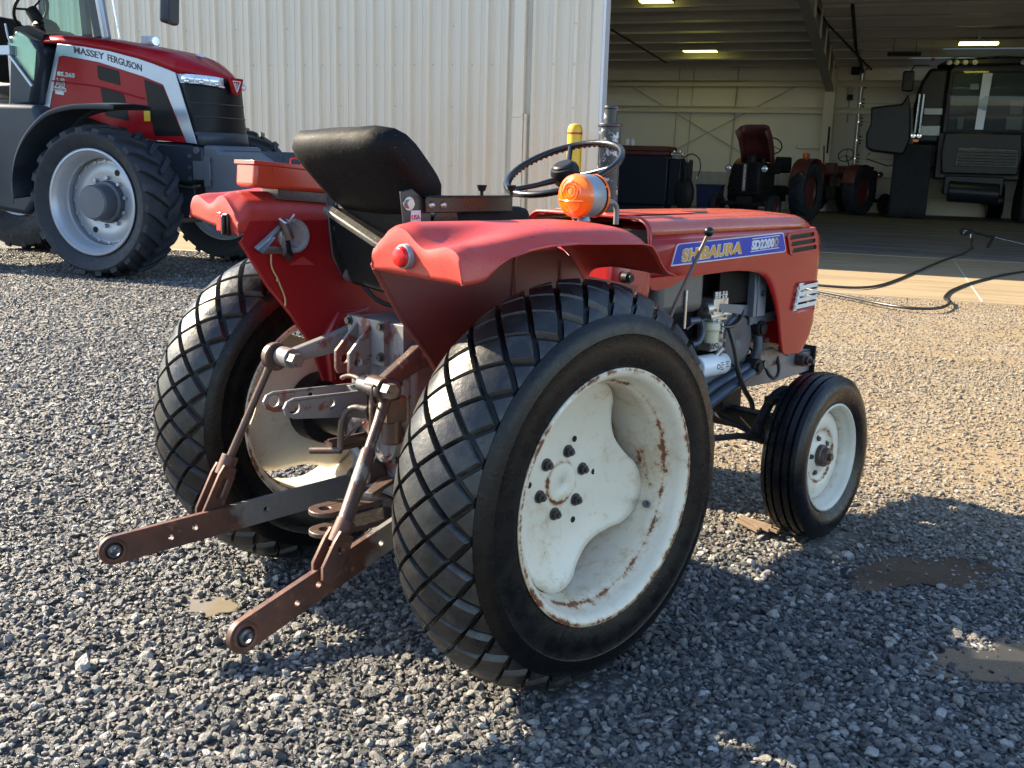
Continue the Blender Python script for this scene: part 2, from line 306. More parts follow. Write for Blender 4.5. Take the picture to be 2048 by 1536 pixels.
# rubber with dust in the low places
def rubber(name, base, dust, amt, rough, sc=9, spec=0.4):
    m, N, L, B, co = newmat(name); B.inputs['Specular IOR Level'].default_value = spec
    k = ramp(N, L, noise(N, L, co, sc, 8, 0.66, 0.4), [(amt, 0.0), (amt + 0.22, 1.0)])
    c = mixc(N, L, k, base, dust); L.new(c, B.inputs['Base Color'])
    r = ramp(N, L, noise(N, L, co, 22, 5), [(0.3, rough - 0.12), (0.7, rough + 0.16)]); L.new(r, B.inputs['Roughness'])
    b = N.new('ShaderNodeBump'); b.inputs['Strength'].default_value = 0.35; b.inputs['Distance'].default_value = 0.004
    L.new(noise(N, L, co, 70, 8, 0.72), b.inputs['Height']); L.new(b.outputs[0], B.inputs['Normal'])
rubber('rubber', (0.0035, 0.0035, 0.004), (0.010, 0.010, 0.0095), 0.62, 0.27, spec=0.24)
rubber('rubber_tread_lit', (0.011, 0.011, 0.012), (0.042, 0.041, 0.037), 0.50, 0.34, 16, spec=0.5)  # dusty lugs, paler than the grooves: light on them put into the colour
rubber('rubber_front', (0.004, 0.0045, 0.006), (0.009, 0.009, 0.009), 0.64, 0.26, spec=0.25)
rubber('rubber_mf', (0.017, 0.021, 0.029), (0.032, 0.036, 0.043), 0.50, 0.62, 4, spec=0.25)
# white rims: rust where water sits (a band inside the lip), chips along the lip, loose specks
def rim_mat(name, c1, c2, bands, thr):
    m, N, L, B, co = newmat(name)
    sx = N.new('ShaderNodeSeparateXYZ'); L.new(co, sx.inputs[0])
    r = mth(N, L, 'SQRT', mth(N, L, 'ADD', mth(N, L, 'MULTIPLY', sx.outputs[0], sx.outputs[0]), mth(N, L, 'MULTIPLY', sx.outputs[2], sx.outputs[2])))
    tot = None
    for r0, wd, a in bands:
        d = mth(N, L, 'DIVIDE', mth(N, L, 'ABSOLUTE', mth(N, L, 'SUBTRACT', r, r0)), wd)
        v = mth(N, L, 'MULTIPLY', mth(N, L, 'MAXIMUM', mth(N, L, 'SUBTRACT', 1.0, d), 0.0), a)
        tot = v if tot is None else mth(N, L, 'MAXIMUM', tot, v)
    n1 = noise(N, L, co, 30, 10, 0.74); n2 = noise(N, L, co, 5.5, 5)
    s = mth(N, L, 'ADD', mth(N, L, 'MULTIPLY', n1, 0.66), mth(N, L, 'MULTIPLY', n2, 0.34)); s = mth(N, L, 'ADD', s, mth(N, L, 'MULTIPLY', tot, 0.20))
    k = ramp(N, L, s, [(thr, 0.0), (thr + 0.05, 1.0)]); k2 = ramp(N, L, s, [(thr - 0.10, 0.0), (thr + 0.02, 0.75)])
    k3 = ramp(N, L, noise(N, L, co, 75, 6, 0.6), [(0.70, 0.0), (0.73, 1.0)])
    f = ramp(N, L, noise(N, L, co, 5, 5), [(0.3, 0.0), (0.7, 1.0)])
    c = mixc(N, L, f, c1, c2); c = mixc(N, L, k2, c, (0.46, 0.32, 0.17)); c = mixc(N, L, k, c, (0.15, 0.05, 0.02)); c = mixc(N, L, k3, c, (0.13, 0.07, 0.04))
    L.new(c, B.inputs['Base Color']); rr = mixc(N, L, k, (0.36,) * 3, (0.8,) * 3); L.new(rr, B.inputs['Roughness'])
    b = N.new('ShaderNodeBump'); b.inputs['Strength'].default_value = 0.12; b.inputs['Distance'].default_value = 0.003; L.new(n1, b.inputs['Height']); L.new(b.outputs[0], B.inputs['Normal'])
rim_mat('rim_white', (0.66, 0.62, 0.515), (0.58, 0.53, 0.42), ((0.322, 0.014, 0.95), (0.287, 0.012, 0.95), (0.055, 0.012, 0.95), (0.255, 0.03, 0.25)), 0.64)
rim_mat('rim_front', (0.64, 0.60, 0.505), (0.55, 0.51, 0.415), ((0.198, 0.008, 0.5), (0.098, 0.014, 1.0), (0.165, 0.01, 0.5)), 0.655)
# concrete apron and floor: dry ochre in front, darker and damp towards the inside
m, N, L, B, co = newmat('concrete')
sx = N.new('ShaderNodeSeparateXYZ'); L.new(co, sx.inputs[0])
mp = N.new('ShaderNodeMapping'); mp.inputs['Scale'].default_value = (0.25, 2.2, 1); L.new(co, mp.inputs[0])
st = noise(N, L, mp.outputs[0], 1.4, 8, 0.65); fine = noise(N, L, co, 9, 8, 0.7)
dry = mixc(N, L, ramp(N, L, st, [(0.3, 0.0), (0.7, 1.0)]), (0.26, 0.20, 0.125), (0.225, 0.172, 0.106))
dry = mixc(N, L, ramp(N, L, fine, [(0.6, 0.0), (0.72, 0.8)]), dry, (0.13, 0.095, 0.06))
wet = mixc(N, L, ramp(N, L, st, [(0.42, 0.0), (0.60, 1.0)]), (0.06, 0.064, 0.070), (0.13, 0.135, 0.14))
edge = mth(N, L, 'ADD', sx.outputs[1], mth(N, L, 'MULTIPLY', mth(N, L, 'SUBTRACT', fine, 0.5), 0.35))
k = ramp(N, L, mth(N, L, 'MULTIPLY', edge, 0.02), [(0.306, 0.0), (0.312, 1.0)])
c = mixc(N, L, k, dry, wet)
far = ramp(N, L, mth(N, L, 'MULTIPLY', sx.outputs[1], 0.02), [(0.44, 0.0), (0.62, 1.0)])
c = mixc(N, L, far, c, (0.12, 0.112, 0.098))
L.new(c, B.inputs['Base Color']); L.new(ramp(N, L, st, [(0.4, 0.75), (0.6, 0.45)]), B.inputs['Roughness'])
b = N.new('ShaderNodeBump'); b.inputs['Strength'].default_value = 0.2; b.inputs['Distance'].default_value = 0.01; L.new(fine, b.inputs['Height']); L.new(b.outputs[0], B.inputs['Normal'])
# ------------------------------------------------------------------ small red tractor (the subject)
T = empty('compact_tractor', (0, 0, 0))
tag(T, 'small old red tractor with white wheels and blue hood decal, parked in the foreground', 'tractor')
RR, WY = 0.529, 0.584
def crown(s):            # rounded tread: arc length s across -> (offset across, radius)
    f = s / 0.139; return 0.150 * math.sin(f), 0.400 + 0.129 * math.cos(f)
def turf_tyre(name, parent, seed):
    rnd = random.Random(seed); b = MB()
    half = [(-0.136, 0.312), (-0.1395, 0.332), (-0.146, 0.352), (-0.1485, 0.385), (-0.1475, 0.408), (-0.149, 0.411), (-0.147, 0.425)] + [(-crown(s)[0], crown(s)[1] - 0.004 * sstep(0.178, 0.150, s) - 0.013 * sstep(0.150, 0.135, s)) for s in (0.178, 0.168, 0.158, 0.150, 0.142, 0.135, 0.11, 0.085, 0.06, 0.03)]
    full = half + [(0, 0.512)] + [(-a, r) for a, r in half[::-1]]
    b.lathe(full, n=120, mi=0)
    n, rows, ps = 33, 7, 0.0478; d = 2 * math.pi / n
    for j in range(rows):
        s0 = (j - 3) * ps; edge = j in (0, rows - 1)
        for i in range(n):
            th0 = (i + (0.5 if j % 2 else 0)) * d + 0.06
            def pt(a, c, lift):      # a, c in -1..1 along the two diagonals
                ga, gc = (0.81, 0.875) if not edge else (0.76, 0.76)
                p, q = a * ga, c * gc
                s = s0 + (p - q) / 2 * ps * 0.98; t = th0 + (p + q) / 2 * d / 2 * 0.985
                y, r = crown(s); r += lift; return Vector((r * math.cos(t), y, r * math.sin(t)))
            k = 3; wr = rnd.uniform(-0.0015, 0.0008) - (0.0075 if edge else 0); g = [-1 + 2 * q / k for q in range(k + 1)]
            top = [[pt(a * 0.965, c * 0.965, wr) for c in g] for a in g]; vs = [v for r in top for v in r]; fs = []
            for a in range(k):
                for c in range(k): fs.append((a * 4 + c, a * 4 + c + 1, a * 4 + c + 5, a * 4 + c + 4))
            loop = [(a, 0) for a in range(k)] + [(k, c) for c in range(k)] + [(a, k) for a in range(k, 0, -1)] + [(0, c) for c in range(k, 0, -1)]
            o = len(vs)
            for lv, sc in ((-0.0016, 1.0), (-0.020, 1.07)): vs += [pt(g[a] * sc, g[c] * sc, wr + lv) for a, c in loop]
            m = len(loop)
            for q in range(m):
                q2 = (q + 1) % m; A, B2 = loop[q], loop[q2]
                fs.append((A[0] * 4 + A[1], B2[0] * 4 + B2[1], o + q2, o + q)); fs.append((o + q, o + q2, o + m + q2, o + m + q))
            b.add(vs, fs, 1)
    return b.build(name, ['rubber', 'rubber_tread_lit'], parent, angle=30)
def rear_wheel(side):
    """side -1: right. Local origin at the hub, outside of the wheel is local y * side > 0"""
    s = side; b = MB(); n = 96; so_ = s
    # lobed, dished disc, 4 arms; recessed from the outer lip
    def rdisc(t):
        c = math.cos(4 * (t + rad(13))); return 0.244 + 0.036 * math.copysign(abs(c) ** 0.8, c)
    rings = []
    for fr in (0.0, 0.17, 0.20, 0.215, 0.45, 0.62, 0.80, 0.93, 1.0):
        ring = []
        for i in range(n):
            t = 2 * math.pi * i / n; r = rdisc(t) * fr if fr > 0.3 else 0.245 * fr
            y = -0.026 if fr < 0.205 else (-0.031 if fr < 0.6 else -0.031 + 0.055 * (max(0, r - 0.13) / 0.15) ** 1.5)
            if r < 1e-4: r = 1e-4
            ring.append(Vector((r * math.cos(t), s * y, r * math.sin(t))))
        rings.append(ring)
    b.rings(rings, cap=False)
    dsc = b.build('rear_wheel', 'rim_white', T, loc=(0, -WY if s < 0 else WY, RR), angle=50, solid=0.008, soff=0)
    r = MB()
    out = [(0.140, 0.327), (0.1405, 0.318), (0.134, 0.309), (0.122, 0.303), (0.098, 0.298), (0.088, 0.292), (0.080, 0.284), (0.060, 0.282), (0.0, 0.281), (-0.055, 0.282), (-0.075, 0.286), (-0.085, 0.294), (-0.098, 0.299), (-0.122, 0.303), (-0.134, 0.309), (-0.1405, 0.318), (-0.140, 0.327)]
    r.lathe([(s * a, q) for a, q in out], n=96)
    r.build('rim', 'rim_white', dsc, solid=0.007, soff=0, angle=50)
    turf_tyre('tyre', dsc, 3 + s)
    for i in range(6):
        t = rad(60 * i + 18); nb = MB(); p = Vector((0.083 * math.cos(t), s * -0.031, 0.083 * math.sin(t)))
        nb.cyl(p, p + Vector((0, s * 0.004, 0)), 0.0165, n=18); nb.bolt(p + Vector((0, s * 0.003, 0)), (0, s, 0), 0.0118, 0.017); nb.cyl(p, p + Vector((0, s * 0.026, 0)), 0.006, n=10)
        nb.build('wheel_nut', 'dark_bolt', dsc)
    for ang, rr in ((70, 0.118), (-62, 0.125), (5, 0.128), (175, 0.12)):
        t = rad(ang); p = Vector((rr * math.cos(t), s * -0.0275, rr * math.sin(t))); hs = MB(); hs.cyl(p, p + Vector((0, s * 0.002, 0)), 0.0085, n=14); hs.build('bolt_hole', 'engine_dark', dsc)
    vl = MB(); t = rad(-17); p = Vector((0.283 * math.cos(t), s * 0.055, 0.283 * math.sin(t))); q = p - Vector((math.cos(t), s * -0.4, math.sin(t))) * 0.02
    vl.cyl(p, q, 0.010, n=14); vl.cyl(q, q + (q - p) * 0.6, 0.006, 0.005, n=12); vl.build('valve_stem', 'dark_bolt', dsc)
    return dsc
WR = rear_wheel(-1); WL = rear_wheel(1)
WL.rotation_euler = (0, rad(40), 0); WR.rotation_euler = (0, rad(3), 0)
# front wheels: ribbed tyres, shallow dished discs
FX, FY, FR = 1.501, 0.475, 0.308
def front_wheel(side):
    s = side; b = MB()
    b.lathe([(s * a, r) for a, r in ((0.012, 0.0005), (0.012, 0.056), (0.008, 0.060), (0.006, 0.092), (0.016, 0.102), (0.018, 0.135), (0.010, 0.158), (0.004, 0.168))], n=64)
    d = b.build('front_wheel', 'rim_front', T, loc=(FX, s * FY, FR), solid=0.006, soff=0, angle=50)
    d.rotation_euler = (rad(1.5) * s, rad(40 if s > 0 else 0), rad(3))
    r = MB(); r.lathe([(s * a, q) for a, q in ((0.062, 0.200), (0.063, 0.194), (0.056, 0.187), (0.046, 0.183), (0.034, 0.180), (0.024, 0.170), (-0.03, 0.169), (-0.042, 0.181), (-0.056, 0.187), (-0.063, 0.194), (-0.062, 0.200))], n=72)
    r.build('rim', 'rim_front', d, solid=0.005, soff=0, angle=50)
    prof = [(-0.056, 0.190), (-0.062, 0.204), (-0.076, 0.225), (-0.082, 0.250), (-0.078, 0.272), (-0.070, 0.287)]
    ribs = [(-0.064, 0.296), (-0.050, 0.300), (-0.047, 0.292), (-0.043, 0.292), (-0.040, 0.303), (-0.022, 0.306), (-0.019, 0.296), (-0.015, 0.296), (-0.012, 0.307), (0.0, 0.308)]
    h = prof + ribs; t = MB(); t.lathe(h + [(-a, q) for a, q in h[::-1][1:]], n=96); t.build('tyre', 'rubber_front', d, angle=30)
    hb = MB(); hb.lathe([(s * 0.0, 0.042), (s * 0.030, 0.040), (s * 0.034, 0.034), (s * 0.052, 0.030), (s * 0.055, 0.0005)], n=28); hb.bolt((0, s * 0.05, 0), (0, s, 0), 0.014, 0.014); hb.build('hub', 'rust_steel', d)
    for i in range(5):
        a = rad(72 * i + 30); p = Vector((0.066 * math.cos(a), s * 0.006, 0.066 * math.sin(a))); nb = MB(); nb.bolt(p, (0, s, 0), 0.009, 0.014); nb.build('wheel_nut', 'dark_bolt', d)
    return d
FWR = front_wheel(-1); FWL = front_wheel(1)

# --- fenders
SEC = [(-0.435, 1.075), (-0.40, 1.077), (-0.37, 1.082), (-0.33, 1.110), (-0.29, 1.130), (-0.23, 1.143), (-0.165, 1.150), (-0.07, 1.152), (0.013, 1.149), (0.10, 1.146), (0.18, 1.143), (0.215, 1.137), (0.24, 1.115), (0.262, 1.085), (0.29, 1.064), (0.325, 1.056)]
def lerp_tab(t, x):
    for (x0, y0), (x1, y1) in zip(t, t[1:]):
        if x <= x1: return y0 + (y1 - y0) * (x - x0) / (x1 - x0)
    return t[-1][1]
def ftop(x):
    return lerp_tab([(-1, 1.198), (0.05, 1.198), (0.12, 1.194), (0.17, 1.187), (0.21, 1.174), (0.24, 1.156), (0.265, 1.132), (0.29, 1.102), (0.31, 1.078), (0.33, 1.060)], x)
def fender(side, dx, dz):
    b = MB(); rings = []; N_ = 56
    xs = [-0.435 + 0.76 * (i / N_) for i in range(N_ + 1)]
    xs = [-0.435, -0.432, -0.425] + xs[1:]
    for x in xs:
        zs = lerp_tab(SEC, x); zt = ftop(x) - 0.004; v = sstep(-0.12, -0.40, x) if x < -0.12 else 0.0; rr_ = sstep(-0.395, -0.437, x)
        zi = min(1.10, zt - 0.06) if x < 0.2 else zt - 0.05
        key = [(0.335, zi), (0.336, zt - 0.055 - 0.012 * rr_), (0.343, zt - 0.030 - 0.032 * rr_), (0.365, zt - 0.012 - 0.030 * rr_), (0.400, zt - 0.004 - 0.016 * rr_), (0.432, zt + 0.002 * v - 0.012 * rr_), (0.462, zt - 0.008 * v - 0.012 * rr_), (0.490, zt - 0.001 - 0.030 * v - 0.008 * rr_), (0.520, zt - 0.002 - 0.044 * v - 0.006 * rr_), (0.555, zt - 0.004 - 0.040 * v - 0.004 * rr_), (0.590, zt - 0.010 - 0.026 * v - 0.006 * rr_), (0.614, zt - 0.022 - 0.020 * v - 0.006 * rr_), (0.632, zt - 0.044 - 0.016 * v), (0.641, (zt - 0.06) * 0.6 + zs * 0.4), (0.646, zs)]
        P = smooth_path([(0, y, z) for y, z in key], 3)
        rings.append([Vector((x + dx, side * p.y, max(p.z, zs if p.y > 0.55 else -1) + dz)) for p in P])
        if side > 0: rings[-1] = [Vector((v.x, 0.335 + (v.y - 0.335) * 0.87, v.z + (v.y - 0.335) * 0.17 * (1 - sstep(-0.1, 0.2, x)))) for v in rings[-1]]
    b.rings(rings, cap=False, close=False)
    r0 = rings[0]; n0 = len(r0); rf = []
    for k in range(7):
        f = k / 6; rf.append([Vector((v.x - 0.006 * math.sin(min(1, f * 3) * math.pi / 2) + 0.006 * f, v.y, v.z + (1.081 - 0.006 * (abs(v.y) - 0.33) / 0.3 + dz + (0.17 * (v.y - 0.335) + 0.012 if side > 0 else 0) - v.z) * f)) for v in r0])
    b.rings(rf, cap=False, close=False)
    top = b.build('fender', 'red_faded', T, solid=0.004, angle=48)
    # inner plate
    pl = [(-0.43, 1.085), (-0.345, 0.955), (-0.268, 0.864), (-0.20, 0.768), (-0.155, 0.652), (-0.11, 0.632), (0.05, 0.62), (0.30, 0.62), (0.47, 0.66), (0.55, 0.80), (0.56, 0.98), (0.33, 1.022), (0.28, 1.06), (0.22, 1.10), (0.10, 1.14), (-0.40, 1.14)]
    q = MB(); q.prism([(x + dx, z + dz * 0.6) for x, z in pl], side * 0.331, side * 0.337)
    # rolled edge along the rear, pressed ribs
    q.tube([(x + dx - 0.002, side * 0.336, z + dz * 0.6) for x, z in pl[:5]], 0.006, 8)
    for xr, zr in ((0.02, 1.12), (0.20, 1.07)): q.tube([(xr + dx, side * 0.338, 0.70), (xr + dx + 0.012, side * 0.338, zr)], 0.007, 8)
    if side > 0:
        q.tube([(-0.13 + dx, 0.330, 0.66), (-0.105, 0.328, 0.80), (-0.06, 0.328, 0.86), (0.05, 0.329, 0.87)], [0.012, 0.018, 0.016, 0.01], 10)
    q.build('inner_plate', 'red_side' if side > 0 else 'red_inner', top, angle=40)
    return top
FR_ = fender(-1, 0.0, 0.0); FL_ = fender(1, 0.045, 0.018)
# lens, reflector, twine, bent bracket and work-lamp remains
b = MB(); b.cyl((-0.436, -0.461, 1.122), (-0.452, -0.461, 1.122), 0.029, 0.027, 28); b.build('reflector_base', 'lamp_shell', FR_, bevel=0.002)
b = MB(); b.lathe([(-0.4665, 0.0005), (-0.466, 0.012), (-0.462, 0.021), (-0.453, 0.0245)], c=(0, -0.461, 1.122), axis='x', n=28); b.build('reflector', 'lens_red', FR_)
b = MB(); b.box(-0.398, -0.387, 0.418, 0.446, 1.118, 1.172); b.build('reflector', 'lens_red', FL_, bevel=0.003)
b = MB(); b.box(-0.402, -0.388, 0.378, 0.412, 1.108, 1.170); b.box(-0.414, -0.402, 0.382, 0.394, 1.11, 1.166); b.build('tail_lamp', 'black_gloss', FL_, bevel=0.004)
b = MB(); yy = 0.325
b.add([(-0.252, yy - .012, 1.158), (-0.236, yy - .012, 1.152), (-0.335, yy - .020, 1.062), (-0.360, yy - .016, 1.080)], [(0, 1, 2, 3)]); b.add([(-0.360, yy - .016, 1.080), (-0.335, yy - .020, 1.062), (-0.250, yy - .012, 1.058), (-0.252, yy - .010, 1.076), (-0.32, yy - .014, 1.082)], [(0, 1, 2, 3, 4)])
b.build('bent_bracket', 'bolt_zinc', FL_, solid=0.003)
b = MB(); b.lathe([(yy + 0.006, 0.046), (yy - 0.010, 0.050), (yy - 0.017, 0.047), (yy - 0.016, 0.041), (yy - 0.004, 0.036), (yy + 0.002, 0.0005)], c=(-0.222, 0, 1.107), n=36)
b.build('work_lamp', 'lamp_ring', FL_)
b = MB(); b.prism([(-0.231, 1.022), (-0.143, 1.018), (-0.184, 1.046)], 0.3305, 0.3295); b.build('sticker_ghost', 'red_ghost', FL_)
b = MB(); b.tube(smooth_path([(-0.268, yy - .02, 1.152), (-0.258, yy - .026, 1.128), (-0.25, yy - .03, 1.10)], 4), [0.012] * 4 + [0.014] * 5, 10); b.build('lamp_socket', 'rust_steel', FL_)
b = MB(); b.rings([[Vector((-0.262 + dx, yy - .02 - 0.012 * f, 1.105 - 0.058 * f + dz)) for dx, dz in ((-0.010 - .004 * f, 0.006), (0.0, 0.014), (0.016 + .006 * f, 0.0), (0.004, -0.010))] for f in (0, 0.3, 0.6, 0.85, 1.0)]); b.build('torn_shell', 'bright_steel', FL_, smooth=False)
b = MB(); b.tube(smooth_path([(-0.278, yy - .02, 1.158), (-0.264, yy - .035, 1.146), (-0.246, yy - .03, 1.156), (-0.234, yy - .03, 1.170)], 4), 0.0035, 8); b.build('lamp_wire', 'bright_steel', FL_)
b = MB(); b.tube(smooth_path([(-0.307, yy - .02, 1.058), (-0.298, yy - .008, 1.02), (-0.278, yy - .006, 0.985), (-0.27, yy - .006, 0.965), (-0.255, yy - .005, 0.93), (-0.254, yy - .005, 0.905)], 5), 0.0026, 6); b.ball((-0.279, yy - .006, 0.982), 0.005, 8); b.build('twine', 'twine', FL_)
# turn lamp on the right fender
lx, ly, lz = 0.152, -0.44, 1.252
b = MB(); b.lathe([(0.062, 0.0005), (0.062, 0.050), (0.05, 0.056), (-0.004, 0.0575), (-0.006, 0.050)], c=(lx, ly, lz), axis='x', n=40); b.cyl((lx + .03, ly, lz - 0.05), (lx + .03, ly, lz - 0.066), 0.014, 0.018, 16); tl = b.build('turn_lamp', 'lamp_shell', FR_, angle=30)
b = MB(); b.lathe([(-0.032, 0.0005), (-0.030, 0.022), (-0.024, 0.042), (-0.014, 0.055), (-0.002, 0.058), (0.002, 0.057)], c=(lx, ly, lz), axis='x', n=40)
b.tube(smooth_path([(lx - .009, ly - .0555, lz - .010), (lx - .024, ly - .040, lz - .012), (lx - .0325, ly, lz - .013), (lx - .024, ly + .040, lz - .012), (lx - .009, ly + .0555, lz - .010)], 5), 0.0022, 6)
for rr in (0.010, 0.019, 0.028): b.tube([(lx - 0.031 + 0.0009 * (rr * 30) ** 2, ly + rr * math.cos(t), lz + 0.014 + rr * math.sin(t)) for t in [2 * math.pi * i / 24 for i in range(24)]], 0.0016, 6, closed=True)
b.build('lens', 'amber', tl, angle=30)
b = MB(); b.lathe([(-0.0335, 0.0005), (-0.0315, 0.022), (-0.026, 0.041)], c=(lx, ly, lz), axis='x', n=40); b.v = [Vector((v.x, v.y, min(v.z, lz - 0.015))) for v in b.v]; b.build('lens_grid', 'amber_grid', tl)
b = MB(); b.lathe([(0.060, 0.056), (0.066, 0.057), (0.076, 0.050), (0.082, 0.02), (0.083, 0.0005)], c=(lx, ly, lz), axis='x', n=40); b.build('lens', 'amber', tl)
b = MB(); b.tube(smooth_path([(lx + 0.07, ly - 0.02, lz - 0.02), (lx + 0.115, ly - 0.02, lz - 0.016), (lx + 0.135, ly - 0.022, lz - 0.03), (lx + 0.137, ly - 0.022, lz - 0.075)], 6), 0.0075, 10); b.build('lamp_bracket', 'grey_frame', tl)

# --- toolbox across the back of the left fender
b = MB(); Mx = Matrix.Translation((-0.325, 0.41, 1.244)) @ Matrix.Rotation(rad(-4), 4, 'Z') @ Matrix.Rotation(rad(4), 4, 'Y')
b.box(0.0, 0.33, -0.058, 0.058, 0.0, 0.071, M=Mx); tb = b.build('toolbox', 'orange_red', T, bevel=0.012, seg=3)
b = MB(); b.box(-0.004, 0.334, -0.062, 0.062, 0.064, 0.075, M=Mx); b.box(0.06, 0.062, -0.0632, -0.0595, 0.04, 0.06, M=Mx); b.build('lid', 'orange_red', tb, bevel=0.003)
b = MB(); b.tube([Mx @ Vector(v) for v in ((0.15, 0.01, 0.075), (0.15, 0.01, 0.091), (0.162, 0.0, 0.095), (0.175, -0.01, 0.091), (0.175, -0.01, 0.075))], 0.003, 8); b.build('latch', 'red_gloss', tb)
b = MB(); b.box(0.08, 0.28, -0.05, 0.05, -0.028, 0.0, M=Mx); b.build('toolbox_bracket', 'rust_steel', tb)

# --- seat
S_ = MB()
def slab(c0, c1, hw, th, nrm, n=10):
    """cushion lofted from c0 to c1"""
    rings = []; c0 = Vector(c0); c1 = Vector(c1); nrm = Vector(nrm).normalized()
    for i in range(n + 1):
        t = i / n; e = 1 - (2 * t - 1) ** 6; w_ = hw * (0.76 + 0.24 * (1 - abs(2 * t - 1) ** 4)); tk = th * (0.45 + 0.55 * e); c = c0.lerp(c1, t); ring = []
        for k in range(24):
            a = 2 * math.pi * k / 24; ca, sa = math.cos(a), math.sin(a)
            sq = lambda v: math.copysign(abs(v) ** 0.34, v)
            y = w_ * sq(ca); h = tk * sq(sa); h += 0.030 * (abs(y) / hw) ** 3
            ring.append(c + Vector((0, y, -0.075 * max(0, y) * t)) + nrm * h)
        rings.append(ring)
    return rings
bn = Vector((0.72, 0, -0.69)) * -1
S_.rings(slab((-0.125, 0.0, 1.195), (-0.315, 0.0, 1.395), 0.225, 0.045, (0.74, 0, 0.67)))
seat = S_.build('seat', 'vinyl', T, angle=60)
# dusty lip of the shell, sunlight on it put into the paler colour, and the folded pan below
b = MB(); b.rings(slab((-0.16, 0.0, 1.135), (0.26, 0.0, 1.155), 0.22, 0.05, (0, 0, 1))); b.build('seat_pan', 'vinyl', seat, angle=60)
b = MB(); b.bar((-0.192, 0.195, 1.190), (-0.198, -0.10, 1.095), 0.030, 0.020, (1, 0, 0.3)); b.build('seat_lip', 'vinyl_sunlit_dusty', seat, bevel=0.005)
b = MB(); b.box(-0.10, 0.20, -0.19, 0.16, 0.995, 1.10); b.prism([(-0.21, 1.20), (0.205, 1.20), (0.20, 1.10), (0.12, 0.985), (-0.20, 0.96)], -0.165, -0.150, 'yz'); b.build('seat_base', 'vinyl_deep', seat, bevel=0.02, seg=3)
b = MB(); b.prism([(-0.155, 1.225), (-0.07, 1.225), (-0.055, 1.18), (-0.06, 1.05), (-0.10, 0.99), (-0.135, 1.05)], 0.250, 0.258); b.build('seat_bracket', 'black_paint', seat, bevel=0.003)
each('bracket_bolt', 'bolt_zinc', seat, [lambda b, z=z: b.bolt((-0.114, 0.250, z), (0, -1, 0), 0.011, 0.012) for z in (1.195, 1.13)])
b = MB(); b.prism([(-0.262, 1.255), (-0.225, 1.262), (-0.185, 1.235), (-0.165, 1.235), (-0.150, 1.05), (-0.20, 1.03), (-0.24, 1.10)], -0.222, -0.214); b.build('seat_bracket', 'black_paint', seat, bevel=0.003)
b = MB(); b.bolt((-0.238, -0.222, 1.225), (0, -1, 0), 0.012, 0.012); b.build('bracket_bolt', 'bolt_zinc', seat)
b = MB(); b.box(-0.231, -0.199, -0.2245, -0.2225, 1.176, 1.208); b.build('sticker', 'decal_white', seat)
text('sticker_lettering', 'USA', 'decal_red', seat, plane_m((-0.2290, -0.2252, 1.1860), (1, 0, 0), (0, 0, 1)), 0.016, off=0.0003, width=0.027)
# arm rest carrier with two knobs
b = MB(); b.box(-0.192, 0.118, -0.236, -0.230, 1.202, 1.244); b.box(-0.20, 0.135, -0.262, -0.222, 1.242, 1.246); arm = b.build('armrest_bracket', 'black_gloss', seat, bevel=0.002)
b = MB(); b.prism([(-0.15, 1.21), (-0.08, 1.205), (-0.065, 1.15), (-0.075, 1.09), (-0.16, 1.09), (-0.165, 1.16)], -0.229, -0.224); b.build('armrest_plate', 'black_gloss', arm, bevel=0.002)
each('armrest_bolt', 'bolt_zinc', arm, [lambda b, x=x: b.ball((x, -0.236, 1.221), 0.011, 12, sq=(1, .6, 1)) for x in (-0.172, -0.133)] + [lambda b: b.bolt((-0.10, -0.229, 1.165), (0, -1, 0), 0.010, 0.009)])
for x in (-0.005, 0.105):
    b = MB(); b.cyl((x, -0.242, 1.246), (x, -0.242, 1.258), 0.005, n=10); b.cyl((x, -0.242, 1.257), (x, -0.242, 1.270), 0.009, 0.0135, 12); b.cyl((x, -0.242, 1.270), (x, -0.242, 1.273), 0.0135, 0.0135, 12); b.build('knob', 'black_plastic', arm)

# --- steering wheel
cS = Vector((0.58, 0, 1.32)); an = rad(26); e1 = Vector((math.cos(an), 0, math.sin(an))); e2 = Vector((0, 1, 0)); ez = Vector((-math.sin(an), 0, math.cos(an)))
b = MB(); ring = [cS + (e1 * math.cos(t) + e2 * math.sin(t)) * 0.19 for t in [2 * math.pi * i / 96 for i in range(96)]]
b.tube(ring, [0.0105 + (0.0 if i % 3 else 0.0009) for i in range(96)] , 12, closed=True) if False else b.tube(ring, 0.0108, 12, closed=True)
for i in range(60):
    t = 2 * math.pi * i / 60; b.ball(cS + (e1 * math.cos(t) + e2 * math.sin(t)) * 0.1835 - ez * 0.007, 0.0058, 6)
stw = b.build('steering_wheel', 'black_gloss', T, angle=60)
b = MB()
for t in (rad(33), rad(153), rad(273)):
    d = e1 * math.cos(t) + e2 * math.sin(t); b.tube([cS - ez * 0.028 + d * 0.03, cS - ez * 0.018 + d * 0.10, cS + d * 0.186], [0.011, 0.0085, 0.0085], 10)
b.build('spoke', 'black_gloss', stw, angle=60)
b = MB(); b.M = Matrix.Translation(cS) @ Matrix((e1, e2, ez)).transposed().to_4x4(); b.lathe([(-0.060, 0.028), (-0.045, 0.040), (-0.012, 0.047), (0.004, 0.043), (0.006, 0.036), (0.012, 0.034), (0.016, 0.028), (0.017, 0.0005)], axis='z', n=36); b.build('hub', 'black_plastic', stw, angle=30)
b = MB(); b.cyl(cS - ez * 0.05, cS - ez * 0.34, 0.021, n=18); b.build('steering_column', 'black_paint', stw)

